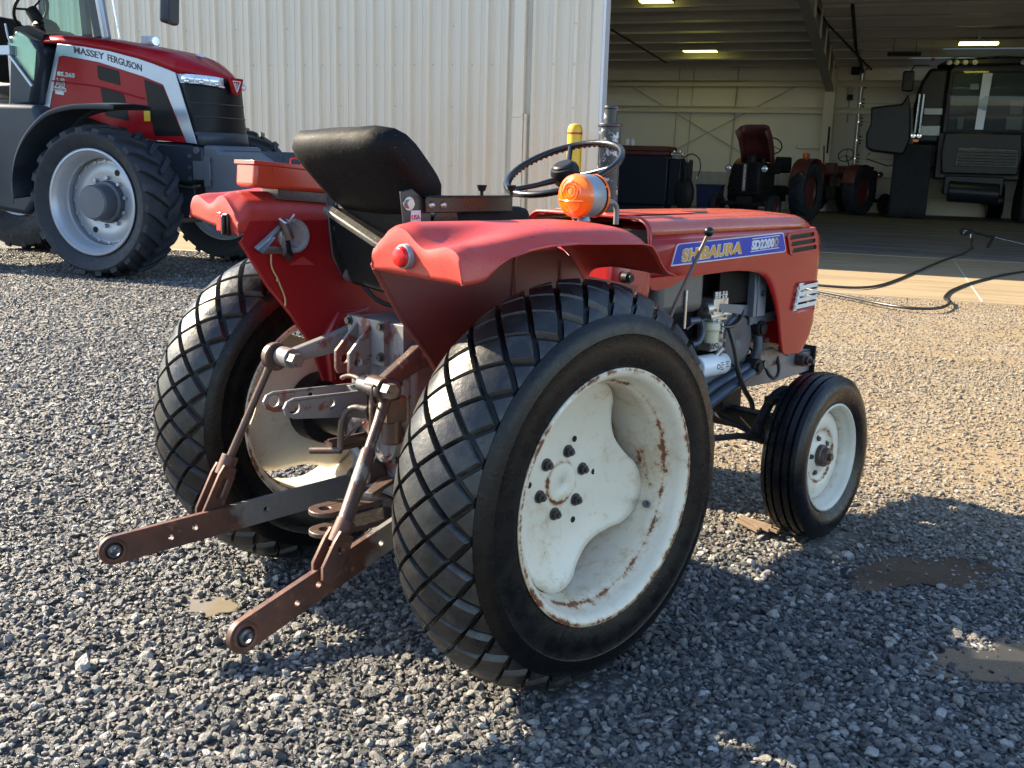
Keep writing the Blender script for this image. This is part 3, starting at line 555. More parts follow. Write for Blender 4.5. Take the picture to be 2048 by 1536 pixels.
# --- hood
def xf_front(z):   # foremost point at a given height
    return 1.822 - 0.55 * max(0, 0.80 - z) ** 2 * 1.2 - (0.055 * ((z - 1.02) / 0.15) ** 2 if z > 1.02 else 0.0) - (0.0 if z > 0.72 else (0.72 - z) * 0.75)
def xrear(z):
    tb_ = [(0.640, 1.60), (0.648, 1.565), (0.66, 1.548), (0.70, 1.530), (0.75, 1.512), (0.80, 1.495), (0.85, 1.470), (0.89, 1.442), (0.925, 1.415), (0.95, 1.385), (0.968, 1.345), (0.979, 1.28), (0.985, 1.20), (0.988, 0.705), (1.2, 0.70)]
    for (z0, x0), (z1, x1) in zip(tb_, tb_[1:]):
        if z <= z1: return x0 + (x1 - x0) * max(0, (z - z0) / (z1 - z0))
    return 0.70
zs = [0.640, 0.648, 0.66, 0.70, 0.75, 0.795, 0.826, 0.85, 0.87, 0.89, 0.905, 0.925, 0.95, 0.968, 0.979, 0.985, 0.988, 1.0, 1.03, 1.06, 1.09, 1.105, 1.12]
HW = 0.272
b = MB(); rings = []
for z in zs:
    xr, xf_ = xrear(z), xf_front(z); rc = 0.07; hw = HW + 0.002 * math.sin(max(0, min(1, (z - 0.98) / 0.14)) * math.pi) - (0.012 if z > 1.1 else 0.0)
    half = [(xr + (min(xf_ - rc, 1.59) - xr) * t, -hw) for t in (0, 0.25, 0.5, 0.75, 1.0)] + [(1.62 if xf_ - rc > 1.63 else xf_ - rc, -hw), (xf_ - rc, -hw)]
    half += [(xf_ - rc + rc * math.sin(a), -hw + rc - rc * math.cos(a)) for a in (rad(18), rad(36), rad(54), rad(72), rad(90))]
    half += [(xf_ + 0.012, -0.10), (xf_ + 0.016, 0.0)]
    full = half + [(x, -y) for x, y in half[:-1][::-1]]
    rings.append([Vector((x, y, z)) for x, y in full])
nn = len(rings[0]); vs = [v for r in rings for v in r]; fs = []
for i in range(len(rings) - 1):
    op = 0.826 - 1e-6 <= zs[i] < 0.905 - 1e-6
    for j in range(nn - 1):
        if op and 5 <= j <= nn - 7: continue       # headlamp opening right round the nose
        fs.append((i * nn + j, i * nn + j + 1, (i + 1) * nn + j + 1, (i + 1) * nn + j))
b.add(vs, fs)
# rear tab of the side sheet
hood = b.build('hood', 'red_gloss', T, solid=0.007, angle=35)
b = MB()
for sy in (-1, 1):
    b = MB(); b.prism([(0.705, 0.9885), (1.205, 0.9885), (1.10, 0.984), (0.95, 0.981), (0.89, 0.975), (0.845, 0.962), (0.815, 0.952), (0.74, 0.946), (0.716, 0.95), (0.705, 0.965)], sy * HW, sy * (HW - 0.007)); b.build('hood_side_tab', 'red_gloss', hood, angle=30)
# top sheet
b = MB(); rings = []
def zt(x): return 1.174 + 0.002 * math.sin((x - 0.7) / 1.0 * math.pi)
for x in (0.70, 0.715, 0.80, 0.95, 1.1, 1.25, 1.4, 1.55, 1.62, 1.66, 1.70, 1.735, 1.76, 1.775):
    k = max(0, (x - 1.62) / 0.155); dz = 0.054 * k ** 2.2; hw = HW - 0.012 - 0.040 * k ** 2.5
    prof = [(hw + 0.001, 1.118), (hw - 0.001, 1.135), (hw - 0.008, 1.150), (hw - 0.024, 1.163), (hw - 0.045, 1.169), (hw - 0.052, 1.1665), (hw - 0.066, 1.1665), (hw - 0.075, 1.172), (hw * 0.35, 1.176), (0.012, 1.178)]
    f = [(y, 1.12 + (z + (zt(x) - 1.174) - 1.12) * (1 - dz / 0.056)) for y, z in prof]
    full = [(-y, z) for y, z in f] + [(y, z) for y, z in f[::-1]]
    rings.append([Vector((x, y, z)) for y, z in full])
b.rings(rings, cap=False, close=False); b.build('hood_top', 'hood_top_sunlit', hood, solid=0.006, angle=50)
b = MB(); b.prism([(0.725, -0.15), (1.10, -0.15), (1.16, -0.02), (0.725, -0.02)], 1.1775, 1.1795, 'xy'); b.box(0.73, 0.90, 0.03, 0.17, 1.178, 1.184); b.build('hood_patch', 'orange_red', hood, bevel=0.001)
b = MB()
for y0, y1 in ((-0.205, -0.192), ): b.box(0.74, 1.64, y0, y1, 1.1672, 1.1690)
b.prism([(1.05, -0.13), (1.20, -0.13), (1.50, 0.08), (1.34, 0.08)], 1.1778, 1.1790, 'xy'); b.build('hood_stripe', 'decal_black', hood)
# pressed louvre frame with slots, both sides
for sy in (-1, 1):
    b = MB(); ol = [(1.505, 1.098), (1.515, 1.108), (1.70, 1.117), (1.722, 1.108), (1.742, 1.045), (1.732, 1.032), (1.555, 1.022), (1.535, 1.03)]
    y0 = sy * (HW + 0.0085)
    slots = []
    for k in range(3):
        x0, z0 = 1.522 + 0.013 * k, 1.083 - 0.0245 * k; slots.append([(x0, z0), (x0 + 0.006, z0 + 0.0155), (x0 + 0.172, z0 + 0.0235), (x0 + 0.178, z0 + 0.019), (x0 + 0.178, z0 + 0.010), (x0 + 0.172, z0 + 0.007), (x0 + 0.006, z0 - 0.0015)])
    b.prism(ol, y0, y0 - sy * 0.006, holes=slots); b.build('louvre', 'red_gloss', hood, angle=30)
    b = MB(); b.prism([(1.515, 1.10), (1.705, 1.11), (1.735, 1.04), (1.54, 1.028)], y0 - sy * 0.0062, y0 - sy * 0.0075); b.build('slot_shade', 'engine_dark', hood)  # dark sheet standing in for the shade behind the slots
# decal
    b = MB(); yd = sy * (HW + 0.0045); o = [(0.806, 1.020), (0.828, 1.082), (0.838, 1.091), (1.470, 1.110), (1.482, 1.107), (1.508, 1.046), (1.500, 1.038)]
    b.prism(o, yd, yd - sy * 0.006, mi=0); cx = sum(p[0] for p in o) / 7; cz = sum(p[1] for p in o) / 7
    dec = b.build('decal', 'decal_white', hood)
    inn = [(p[0] + (cx - p[0]) * 0.014, p[1] + (cz - p[1]) * 0.10) for p in o]; b = MB(); b.prism(inn, yd + sy * 0.0008, yd - sy * 0.002); b.build('decal_field', 'decal_blue', dec)
    ydd = yd + sy * 0.0014
    if sy < 0:
        sl_ = Vector((1, 0, 0.038))
        for mt, of, dy in (('decal_white', 0.0042, 0), ('decal_gold', 0.0017, -0.0009)):
            text('decal_lettering', 'SHIBAURA', mt, dec, plane_m((0.858 - of * 0.6, ydd + dy, 1.0345), sl_, (0.10, 0, 1)), 0.052, off=of, width=0.352 + of * 1.2, spacing=1.02)
        text('decal_lettering', 'SD2200', 'decal_white', dec, plane_m((1.270, ydd, 1.0555), sl_, (0.05, 0, 1)), 0.043, off=0.0022, width=0.150)
        text('decal_lettering', 'D', 'decal_gold', dec, plane_m((1.424, ydd, 1.0612), sl_, (0.05, 0, 1)), 0.043, off=0.0016, width=0.023)
        b = MB(); b.bar((1.266, ydd, 1.0485), (1.455, ydd, 1.0557), 0.003, 0.001); b.bar((1.272, ydd, 1.093), (1.455, ydd, 1.100), 0.003, 0.001); b.build('decal_rule', 'decal_white', dec)
    else:
        text('decal_lettering', 'SHIBAURA', 'decal_gold', dec, plane_m((1.25, ydd, 1.040), (-1, 0, 0), (0, 0, 1)), 0.052, off=0.001, width=0.352)
# headlamp guard: plate and four slats round each corner
for sy in (-1, 1):
    b = MB()
    b.prism([(1.592, 0.812), (1.622, 0.915), (1.655, 0.915), (1.640, 0.90), (1.632, 0.878), (1.626, 0.848), (1.616, 0.83), (1.612, 0.812)], sy * (HW + 0.006), sy * (HW + 0.010))
    for k, z in enumerate((0.902, 0.878, 0.854, 0.830)):
        x0 = 1.618 - 0.007 * k; y0 = HW + 0.010
        path = [(x0, sy * y0, z - 0.004), (1.70, sy * y0, z), (1.755, sy * (y0 - 0.004), z + 0.002), (1.80, sy * (y0 - 0.03), z + 0.003), (1.826, sy * (y0 - 0.075), z + 0.003), (1.834, sy * 0.09, z + 0.003), (1.836, 0.0, z + 0.003)]
        P = smooth_path(path, 4); R_ = []
        for i, p in enumerate(P):
            d = (P[min(i + 1, len(P) - 1)] - P[max(i - 1, 0)]).normalized(); nr = Vector((d.y, -d.x, 0)) * (1 if sy > 0 else -1)
            h = 0.0078; t = 0.004; R_.append([p + nr * t * a + Vector((0, 0, h * c)) for a, c in ((-1, -1), (1, -0.7), (1, 0.7), (-1, 1))])
        b.rings(R_, True)
    b.build('headlamp_guard', 'white_worn', hood, angle=40)
b = MB(); b.box(0.712, 0.735, -0.245, 0.245, 1.00, 1.135); b.build('dash_panel', 'engine_dark', hood)
b = MB(); b.tube([(0.699, -0.268, 1.0)] + smooth_path([(0.699, -0.268, 1.10), (0.699, -0.262, 1.14), (0.699, -0.235, 1.166), (0.699, -0.17, 1.173), (0.699, 0.17, 1.173), (0.699, 0.235, 1.166), (0.699, 0.262, 1.14), (0.699, 0.268, 1.10)], 4) + [(0.699, 0.268, 1.0)], 0.007, 8); b.build('hood_edge', 'red_gloss', hood)
b = MB(); b.box(0.50, 0.69, -0.31, 0.31, 0.905, 1.08); cowl = b.build('cowl', 'red_side', T, bevel=0.05, seg=4)
b = MB(); b.cyl((0.52, -0.315, 1.005), (0.52, -0.334, 1.005), 0.018, n=20); b.cyl((0.52, -0.334, 1.005), (0.52, -0.345, 1.005), 0.012, n=16); b.build('cowl_knob', 'black_plastic', cowl)
# exhaust
b = MB(); b.cyl((0.80, 0, 1.172), (0.80, 0, 1.463), 0.0365, n=32); b.cyl((0.80, 0, 1.455), (0.80, 0, 1.468), 0.040, n=32); b.cyl((0.80, 0, 1.46), (0.80, 0, 1.516), 0.0215, n=24); b.cyl((0.80, 0, 1.512), (0.80, 0, 1.524), 0.0235, 0.0235, 24); b.cyl((0.80, 0, 1.168), (0.80, 0, 1.185), 0.045, n=28)
pbr('exhaust', (0.018, 0.019, 0.021), (0.030, 0.030, 0.033), 7, 0.38, 0.2, spots=((0.42, 0.43, 0.45), 22, 0.575, 0.04, 0.5), spots2=(RUST, 9, 0.66, 0.06, 0.8), bump=0.15)
b.build('exhaust_stack', 'exhaust', T, bevel=0.003)
# gear lever by the right fender
b = MB(); b.tube([(0.70, -0.36, 0.87), (0.725, -0.36, 0.915), (0.872, -0.36, 1.118)], 0.0062, 10); lv = b.build('hand_lever', 'rust_steel', T)
b = MB(); b.ball((0.882, -0.36, 1.134), 0.0165, 20); b.build('lever_ball', 'black_gloss', lv)
# --- engine bay, frame rails, front axle
b = MB(); b.box(0.78, 1.42, -0.13, 0.13, 0.60, 0.96); b.box(0.86, 1.36, -0.10, 0.10, 0.96, 1.03); b.box(0.90, 1.30, -0.15, 0.15, 0.68, 0.74); eng = b.build('engine_block', 'engine_dark', T, bevel=0.02)
b = MB(); b.prism([(1.18, 0.79), (1.23, 0.745), (1.30, 0.66), (1.345, 0.61), (1.42, 0.62), (1.44, 0.66), (1.44, 0.73), (1.40, 0.785), (1.33, 0.82), (1.24, 0.82)], -0.150, -0.195)
b.lathe([(-0.19, 0.10), (-0.205, 0.095), (-0.207, 0.03), (-0.200, 0.0005)], c=(1.345, 0, 0.715), n=32)
tcv = b.build('timing_cover', 'blue_grey', eng, bevel=0.008)
each('cover_bolt', 'bolt_zinc', tcv, [lambda b, x=x, z=z: b.bolt((x, -0.195, z), (0, -1, 0), 0.007, 0.010) for x, z in ((1.22, 0.80), (1.33, 0.812), (1.415, 0.765), (1.432, 0.66), (1.36, 0.62))])
b = MB(); b.cyl((1.105, -0.19, 0.637), (1.272, -0.19, 0.636), 0.041, n=36); b.cyl((1.272, -0.19, 0.636), (1.285, -0.19, 0.636), 0.033, n=28); of_ = b.build('oil_filter', 'white_plastic', eng, bevel=0.004)
b = MB()
for x0, z0, ln in ((1.205, 0.648, 0.014), (1.205, 0.640, 0.018), (1.205, 0.632, 0.012), (1.206, 0.624, 0.017), (1.236, 0.648, 0.018), (1.236, 0.640, 0.012), (1.238, 0.630, 0.016)): b.box(x0, x0 + ln, -0.2318, -0.2305, z0, z0 + 0.0028)
b.tube([(1.190 + 0.009 * math.cos(t), -0.2312, 0.637 + 0.009 * math.sin(t)) for t in [2 * math.pi * i / 14 for i in range(14)]], 0.0015, 5, closed=True); b.build('filter_print', 'decal_black', of_)
b = MB(); b.cyl((1.150, -0.215, 0.728), (1.150, -0.215, 0.772), 0.026, 0.029, 28); b.cyl((1.150, -0.215, 0.776), (1.150, -0.215, 0.800), 0.032, 0.030, 28); b.cyl((1.150, -0.215, 0.772), (1.150, -0.215, 0.776), 0.034, n=28); b.build('fuel_filter', 'cream_plastic', eng, bevel=0.002)
b = MB(); b.box(1.165, 1.255, -0.21, -0.14, 0.80, 0.88); b.box(1.17, 1.245, -0.205, -0.14, 0.69, 0.79); b.cyl((1.155, -0.195, 0.815), (1.285, -0.195, 0.822), 0.016, n=16); b.cyl((1.135, -0.19, 0.845), (1.17, -0.19, 0.845), 0.022, n=18)
for x in (1.185, 1.205, 1.228, 1.246): b.cyl((x, -0.20, 0.875), (x, -0.20, 0.905), 0.008, n=12); b.cyl((x, -0.20, 0.888), (x, -0.20, 0.895), 0.011, n=6)
for i in range(16): b.bolt((1.172 + 0.082 * random.random(), -0.207, 0.695 + 0.17 * random.random()), (0, -1, 0), random.uniform(0.004, 0.007), 0.012)
b.cyl((1.21, -0.195, 0.66), (1.235, -0.215, 0.70), 0.012, n=12); b.build('injection_pump', 'alloy', eng, bevel=0.004)
for i, (x0, dx) in enumerate(((1.228, 0.0), (1.246, 0.02))):
    b = MB(); b.tube(smooth_path([(x0, -0.20, 0.905), (x0, -0.20, 0.945), (x0 - 0.02, -0.198, 0.967), (x0 - 0.07, -0.19, 0.985), (x0 - 0.12 + dx, -0.18, 1.01)], 5), 0.0038, 8); b.build('injector_pipe', 'bright_steel', eng)
b = MB(); b.tube(smooth_path([(1.36, -0.205, 0.83), (1.335, -0.215, 0.795), (1.29, -0.215, 0.775), (1.225, -0.21, 0.775)], 6), 0.007, 8); b.tube(smooth_path([(1.165, -0.20, 0.80), (1.11, -0.21, 0.812), (1.06, -0.21, 0.81), (1.02, -0.20, 0.785)], 5), 0.006, 8); b.build('fuel_hose', 'hose_rubber', eng)
b = MB(); b.cyl((1.03, -0.20, 0.812), (1.08, -0.205, 0.812), 0.013, n=14); b.tube(smooth_path([(1.09, -0.21, 0.815), (1.10, -0.215, 0.77), (1.075, -0.215, 0.735), (1.045, -0.21, 0.73)], 5), 0.011, 8); b.build('throttle_link', 'blue_grey', eng)
# battery/fuel tank behind the tab
b = MB(); b.box(0.80, 1.075, -0.235, 0.20, 0.845, 1.05); b.build('fuel_tank', 'tank_grey', eng, bevel=0.035, seg=4)
b = MB(); b.cyl((0.95, -0.24, 0.80), (0.95, -0.24, 0.93), 0.006, n=10); b.build('tank_rod', 'bright_steel', eng)
# radiator with mesh screens, posts
def mesh_mat():
    m, N, L, B, co = newmat('screen_mesh'); mp = N.new('ShaderNodeMapping'); mp.inputs['Rotation'].default_value = (0, rad(45), 0); L.new(co, mp.inputs[0])
    sx = N.new('ShaderNodeSeparateXYZ'); L.new(mp.outputs[0], sx.inputs[0]); k = None
    for i in (0, 2):
        f = mth(N, L, 'GREATER_THAN', mth(N, L, 'FRACT', mth(N, L, 'MULTIPLY', sx.outputs[i], 130.0)), 0.68); k = f if k is None else mth(N, L, 'MAXIMUM', k, f)
    L.new(mixc(N, L, k, (0.001, 0.001, 0.0012), (0.010, 0.0105, 0.011)), B.inputs['Base Color']); B.inputs['Roughness'].default_value = 0.6; B.inputs['Specular IOR Level'].default_value = 0.1
mesh_mat()
b = MB(); b.box(1.40, 1.60, -0.16, 0.16, 0.70, 1.0); radi = b.build('radiator', 'engine_dark', T, bevel=0.01)
b = MB(); b.prism([(1.405, 0.775), (1.45, 0.765), (1.625, 0.772), (1.625, 0.985), (1.405, 0.985)], -0.210, -0.214, holes=[[(1.468, 0.80), (1.600, 0.806), (1.600, 0.97), (1.468, 0.97)]])
b.box(1.405, 1.462, -0.238, -0.214, 0.80, 0.985); b.prism([(1.20, 0.835), (1.40, 0.80), (1.405, 0.765), (1.43, 0.765), (1.41, 0.84), (1.20, 0.862)], -0.206, -0.212); b.box(1.385, 1.408, -0.235, -0.205, 0.80, 0.98)
b.build('radiator_frame', 'post_grey', radi, bevel=0.003)
b = MB(); b.box(1.465, 1.603, -0.207, -0.204, 0.80, 0.975); b.box(1.20, 1.388, -0.205, -0.201, 0.855, 0.985); b.build('radiator_screen', 'screen_mesh', radi)
b = MB(); b.bolt((1.435, -0.238, 0.885), (0, -1, 0), 0.009, 0.01); b.build('frame_bolt', 'dark_bolt', radi)
b = MB(); b.tube(smooth_path([(1.475, -0.185, 0.752), (1.478, -0.205, 0.72), (1.475, -0.21, 0.66), (1.462, -0.20, 0.608)], 6), 0.0185, 14)
b.tube(smooth_path([(1.475, -0.19, 0.755), (1.50, -0.17, 0.715), (1.54, -0.14, 0.69), (1.58, -0.10, 0.69)], 5), 0.022, 14)
b.build('coolant_hose', 'blue_grey', radi, angle=50)
b = MB(); b.cyl((1.475, -0.225, 0.748), (1.475, -0.175, 0.748), 0.030, n=24); b.cyl((1.475, -0.235, 0.748), (1.475, -0.225, 0.748), 0.022, n=8); b.build('pipe_joint', 'engine_dark', radi, bevel=0.002); b = MB(); b.cyl((1.455, -0.235, 0.604), (1.455, -0.165, 0.604), 0.031, n=24); b.cyl((1.455, -0.245, 0.604), (1.455, -0.235, 0.604), 0.020, n=6); b.build('pipe_joint', 'engine_dark', radi, bevel=0.002)
b = MB(); b.tube([(0.90, -0.20, 0.44), (1.20, -0.205, 0.556), (1.40, -0.205, 0.60), (1.455, -0.20, 0.606)], 0.018, 14); b.tube([(0.90, -0.23, 0.425), (1.25, -0.235, 0.545), (1.42, -0.225, 0.585)], 0.020, 14); b.build('steering_pipe', 'blue_grey', T, angle=60)
b = MB(); b.tube(smooth_path([(1.25, -0.225, 0.77), (1.262, -0.245, 0.70), (1.278, -0.255, 0.62), (1.315, -0.262, 0.55), (1.37, -0.265, 0.49), (1.385, -0.265, 0.46)], 7), 0.0095, 10); b.build('breather_hose', 'hose_rubber', T)
# frame rails with bumper
b = MB()
for sy in (-1, 1):
    b.prism([(0.70, 0.52), (0.70, 0.60), (1.62, 0.615), (1.93, 0.615), (1.93, 0.525), (1.66, 0.51), (1.30, 0.525)], sy * 0.185, sy * 0.177); b.box(0.70, 1.93, min(sy * 0.185, sy * 0.145), max(sy * 0.185, sy * 0.145), 0.606, 0.614)
fr = b.build('frame_rail', 'grey_frame', T, bevel=0.002)
b = MB(); b.box(1.93, 1.942, -0.205, 0.205, 0.50, 0.63); b.build('bumper_plate', 'engine_dark', fr, bevel=0.003)
b = MB(); b.prism([(1.47, 0.60), (1.53, 0.66), (1.60, 0.66), (1.72, 0.61), (1.70, 0.585), (1.48, 0.585)], -0.19, -0.205); b.build('nose_bracket', 'grey_worn', fr, bevel=0.006)
b = MB(); b.cyl((1.83, -0.16, 0.585), (1.83, -0.225, 0.585), 0.028, n=22); b.cyl((1.83, -0.225, 0.585), (1.83, -0.24, 0.585), 0.022, n=6); b.cyl((1.83, -0.24, 0.585), (1.83, -0.26, 0.585), 0.011, n=10); b.build('axle_pin', 'rust_steel', fr, bevel=0.002)
b = MB(); b.tube(smooth_path([(1.53, -0.215, 0.60), (1.545, -0.23, 0.56), (1.58, -0.235, 0.545), (1.62, -0.225, 0.57), (1.64, -0.20, 0.62)], 5), 0.007, 8); b.cyl((1.525, -0.20, 0.60), (1.525, -0.225, 0.605), 0.016, n=14); b.build('harness', 'hose_rubber', fr)
b = MB(); b.cyl((1.51, -0.20, 0.70), (1.51, -0.23, 0.70), 0.012, n=10); b.build('hose_clip', 'rust_steel', fr)
# front axle
b = MB(); b.bar((1.50, -0.40, 0.385), (1.50, 0.40, 0.385), 0.075, 0.075); b.box(1.43, 1.57, -0.10, 0.10, 0.40, 0.50); axl = b.build('front_axle', 'engine_dark', T, bevel=0.008)
for sy in (-1, 1):
    b = MB(); b.cyl((1.50, sy * 0.385, 0.29), (1.50, sy * 0.375, 0.50), 0.030, n=20); b.cyl((1.50, sy * 0.38, 0.31), (1.50, sy * 0.47, 0.308), 0.026, 0.022, 16); b.cyl((1.50, sy * 0.376, 0.50), (1.50, sy * 0.374, 0.525), 0.038, 0.032, 18)
    b.bar((1.50, sy * 0.37, 0.510), (1.37, sy * 0.335, 0.505), 0.028, 0.045); b.build('kingpin', 'engine_dark', axl, bevel=0.004)
b = MB(); b.tube(smooth_path([(1.505, -0.37, 0.52), (1.45, -0.35, 0.535), (1.40, -0.33, 0.50), (1.345, -0.315, 0.405), (1.325, -0.31, 0.375)], 5), 0.019, 10); b.build('steering_arm', 'engine_dark', axl)
b = MB(); b.tube([(1.335, -0.345, 0.37), (1.20, -0.33, 0.40), (0.95, -0.30, 0.42)], 0.0115, 10); b.cyl((1.25, -0.335, 0.392), (1.33, -0.345, 0.372), 0.0165, n=12); b.ball((1.338, -0.345, 0.372), 0.029, 14, sq=(1.1, 1, 0.8)); b.cyl((1.335, -0.34, 0.37), (1.33, -0.33, 0.43), 0.015, n=12)
b.tube([(1.37, 0.335, 0.50), (1.36, 0.0, 0.44), (1.335, -0.345, 0.372)], 0.010, 8); b.build('tie_rod', 'engine_dark', axl)
# --- gearbox, rear axle, lift
b = MB(); b.box(-0.15, 0.35, -0.135, 0.135, 0.40, 0.80); b.box(-0.17, -0.12, -0.125, 0.125, 0.395, 0.79); b.box(0.30, 0.90, -0.12, 0.12, 0.52, 0.80); gb = b.build('gearbox', 'grey_worn', T, bevel=0.02, seg=3)
b = MB(); b.cyl((0, -0.50, RR), (0, 0.50, RR), 0.075, n=28); b.cyl((0, -0.538, RR), (0, -0.46, RR), 0.115, n=28); b.cyl((0, 0.46, RR), (0, 0.538, RR), 0.115, n=28); b.cyl((0, -0.25, RR), (0, -0.13, RR), 0.10, 0.14, 24); b.cyl((0, 0.13, RR), (0, 0.25, RR), 0.14, 0.10, 24); b.build('rear_axle', 'engine_dark', gb, bevel=0.006)
b = MB(); b.box(-0.165, 0.16, -0.115, 0.115, 0.785, 0.895); b.box(-0.185, -0.160, -0.055, 0.110, 0.775, 0.90); b.cyl((-0.02, 0.0, 0.895), (-0.02, 0.0, 0.905), 0.03, n=18); b.bolt((-0.05, 0.02, 0.895), (0, 0, 1), 0.011, 0.015); b.box(0.0, 0.1, -0.05, 0.05, 0.89, 0.985)
lc = b.build('lift_cover', 'grey_worn', gb, bevel=0.012, seg=3)
each('cover_bolt', 'dark_bolt', lc, [lambda b, y=y, z=z: b.bolt((-0.185, y, z), (-1, 0, 0), 0.010, 0.012) for y, z in ((-0.045, 0.885), (0.10, 0.885), (-0.045, 0.80), (0.10, 0.80))] + [lambda b, y=y, z=z: b.bolt((-0.17, y, z), (-1, 0, 0), 0.012, 0.016) for y, z in ((-0.10, 0.74), (0.10, 0.74), (-0.105, 0.43), (0.105, 0.43), (-0.10, 0.52), (-0.112, 0.60))])
for y in (0.008, 0.068):
    b = MB(); b.prism([(-0.185, 0.885), (-0.185, 0.745), (-0.250, 0.745), (-0.258, 0.76), (-0.258, 0.81)], y - 0.006, y + 0.006, holes=[circ(-0.228, 0.785, 0.013)]); b.build('top_link_lug', 'grey_worn', lc, bevel=0.002)
# lift arms
for sy, p0, p1 in ((1, (-0.06, 0.15, 0.84), (-0.325, 0.205, 0.778)), (-1, (-0.06, -0.13, 0.84), (-0.305, -0.188, 0.758))):
    b = MB(); p0 = Vector(p0); p1 = Vector(p1); d = (p1 - p0).normalized(); sd = Vector((0, 1, 0)); up = d.cross(sd).normalized()
    b.rings([[p + sd * a * w_ + up * c * h_ for a, c in ((-1, -.8), (-.8, -1), (.8, -1), (1, -.8), (1, .8), (.8, 1), (-.8, 1), (-1, .8))] for p, w_, h_ in ((p0, 0.020, 0.042), (p0.lerp(p1, .5), 0.016, 0.028), (p1, 0.014, 0.018))])
    b.cyl(p1 - sd * 0.03, p1 + sd * 0.03, 0.028, n=20)
    la = b.build('lift_arm', 'grey_worn' if sy > 0 else 'rust_steel', gb, bevel=0.003)
    b = MB(); b.cyl(p1 - sd * 0.058 + d * 0.004, p1 + sd * 0.055 + d * 0.004, 0.0135, n=14); b.cyl(p1 - sd * 0.062 + d * 0.004, p1 - sd * 0.036 + d * 0.004, 0.021, n=6); b.build('arm_pin', 'pin_steel', la)
    if sy > 0:
        b = MB(); b.cyl(p1 + Vector((-0.008, 0.035, -0.004)), p1 + Vector((-0.008, 0.062, -0.004)), 0.040, n=24); b.build('rod_eye', 'rust_steel', la, bevel=0.004)
b = MB(); b.cyl((-0.04, -0.19, 0.84), (-0.04, 0.19, 0.84), 0.038, n=24); b.build('lift_shaft', 'grey_worn', gb)
# left lift rod, slotted fork, lower links
def fork(top, low, dirn):
    top = Vector(top); low = Vector(low); d = (low - top).normalized(); b = MB()
    sd = Vector((0, 1, 0)); n = d.cross(sd).normalized(); Mx = Matrix.Translation(top) @ Matrix((n, sd, d)).transposed().to_4x4(); b.M = Mx; ln = (low - top).length
    o = [(-0.021, 0.0), (0.021, 0.0), (0.026, 0.03), (0.028, ln), (0.012, ln + 0.028), (-0.012, ln + 0.028), (-0.028, ln), (-0.026, 0.03)]; h = [(-0.008, 0.035), (0.008, 0.035), (0.010, ln - 0.055), (0.0, ln - 0.045), (-0.010, ln - 0.055)]
    for y in (-0.026, 0.014): b.prism(o, y, y + 0.011, holes=[h])
    b.cyl((0, 0, -0.03), (0, 0, 0.03), 0.024, n=18)
    return b
pA, pB = Vector((-0.333, 0.262, 0.772)), Vector((-0.452, 0.335, 0.455))
b = MB(); b.tube([pA, pA.lerp(pB, .15), pB], [0.015, 0.0105, 0.0115], 12); lr = b.build('lift_rod', 'rust_steel', gb)
fork(pB, (-0.515, 0.340, 0.325), 1).build('fork', 'link_steel', lr, bevel=0.0015)
def link(p0, p1, y, name):
    p0 = Vector((p0[0], y[0], p0[1])); p1 = Vector((p1[0], y[1], p1[1])); d = (p1 - p0); ln = d.length; d.normalize(); up = Vector((0, 0, 1)); sd = d.cross(up).normalized(); u = sd.cross(d)
    b = MB(); b.M = Matrix.Translation(p0) @ Matrix((d, sd, u)).transposed().to_4x4(); o = [(0.0 + 0.04 * math.cos(a) * 1.0, 0.04 * math.sin(a)) for a in [rad(q) for q in range(90, 271, 15)]] + [(ln, -0.036), (ln, 0.036)]
    hs = [circ(0.0, 0.0, 0.024, 20)] + [circ(x, z, r, 12) for x, z, r in ((0.155, -0.006, 0.0085), (0.225, 0.004, 0.009), (0.44, 0.0, 0.0085))]
    b.prism(o, -0.0085, 0.0085, holes=hs); k = b.build(name, 'link_steel', gb, bevel=0.003)
    M0 = Matrix.Translation(p0) @ Matrix((d, sd, u)).transposed().to_4x4()
    b = MB(); b.M = M0; b.lathe([(-0.012, 0.024), (-0.014, 0.030), (-0.010, 0.034), (0.010, 0.034), (0.014, 0.030), (0.012, 0.024)], n=28); b.build('ball_housing', 'link_steel', k)
    b = MB(); b.M = M0; b.lathe([(-0.018, 0.0125), (-0.016, 0.018), (-0.006, 0.0235), (0.006, 0.0235), (0.016, 0.018), (0.018, 0.0125)], n=28); b.build('link_ball', 'dark_bolt', k); return k
LKL = link((-0.792, 0.280), (0.02, 0.345), (0.345, 0.235), 'lower_link')
LKR = link((-0.806, 0.286), (0.02, 0.475), (-0.345, -0.235), 'lower_link')
b = MB(); b.bolt((-0.505, 0.318, 0.318), (0, -1, 0), 0.010, 0.02); b.build('link_bolt', 'rust_steel', LKL)
# right lift rod with levelling box and crank
pC, pD = Vector((-0.285, -0.198, 0.735)), Vector((-0.520, -0.322, 0.455))
pm = pC.lerp(pD, 0.42)
b = MB(); b.tube([pC, pC.lerp(pD, .2), pm], [0.017, 0.0135, 0.0135], 12); b.tube([pm, pm.lerp(pD, .03), pD], [0.017, 0.0195, 0.0195], 16); rl = b.build('lift_rod', 'rust_steel', gb, angle=40)
fork(pD, (-0.572, -0.328, 0.375), 1).build('fork', 'link_steel', rl, bevel=0.0015)
b = MB(); b.cyl((-0.262, -0.187, 0.60), (-0.262, -0.187, 0.715), 0.028, n=20); b.box(-0.295, -0.232, -0.215, -0.16, 0.66, 0.73); b.cyl((-0.30, -0.19, 0.745), (-0.255, -0.19, 0.745), 0.034, n=20); b.box(-0.31, -0.26, -0.165, -0.15, 0.63, 0.76); b.build('levelling_box', 'rust_steel', rl, bevel=0.005)
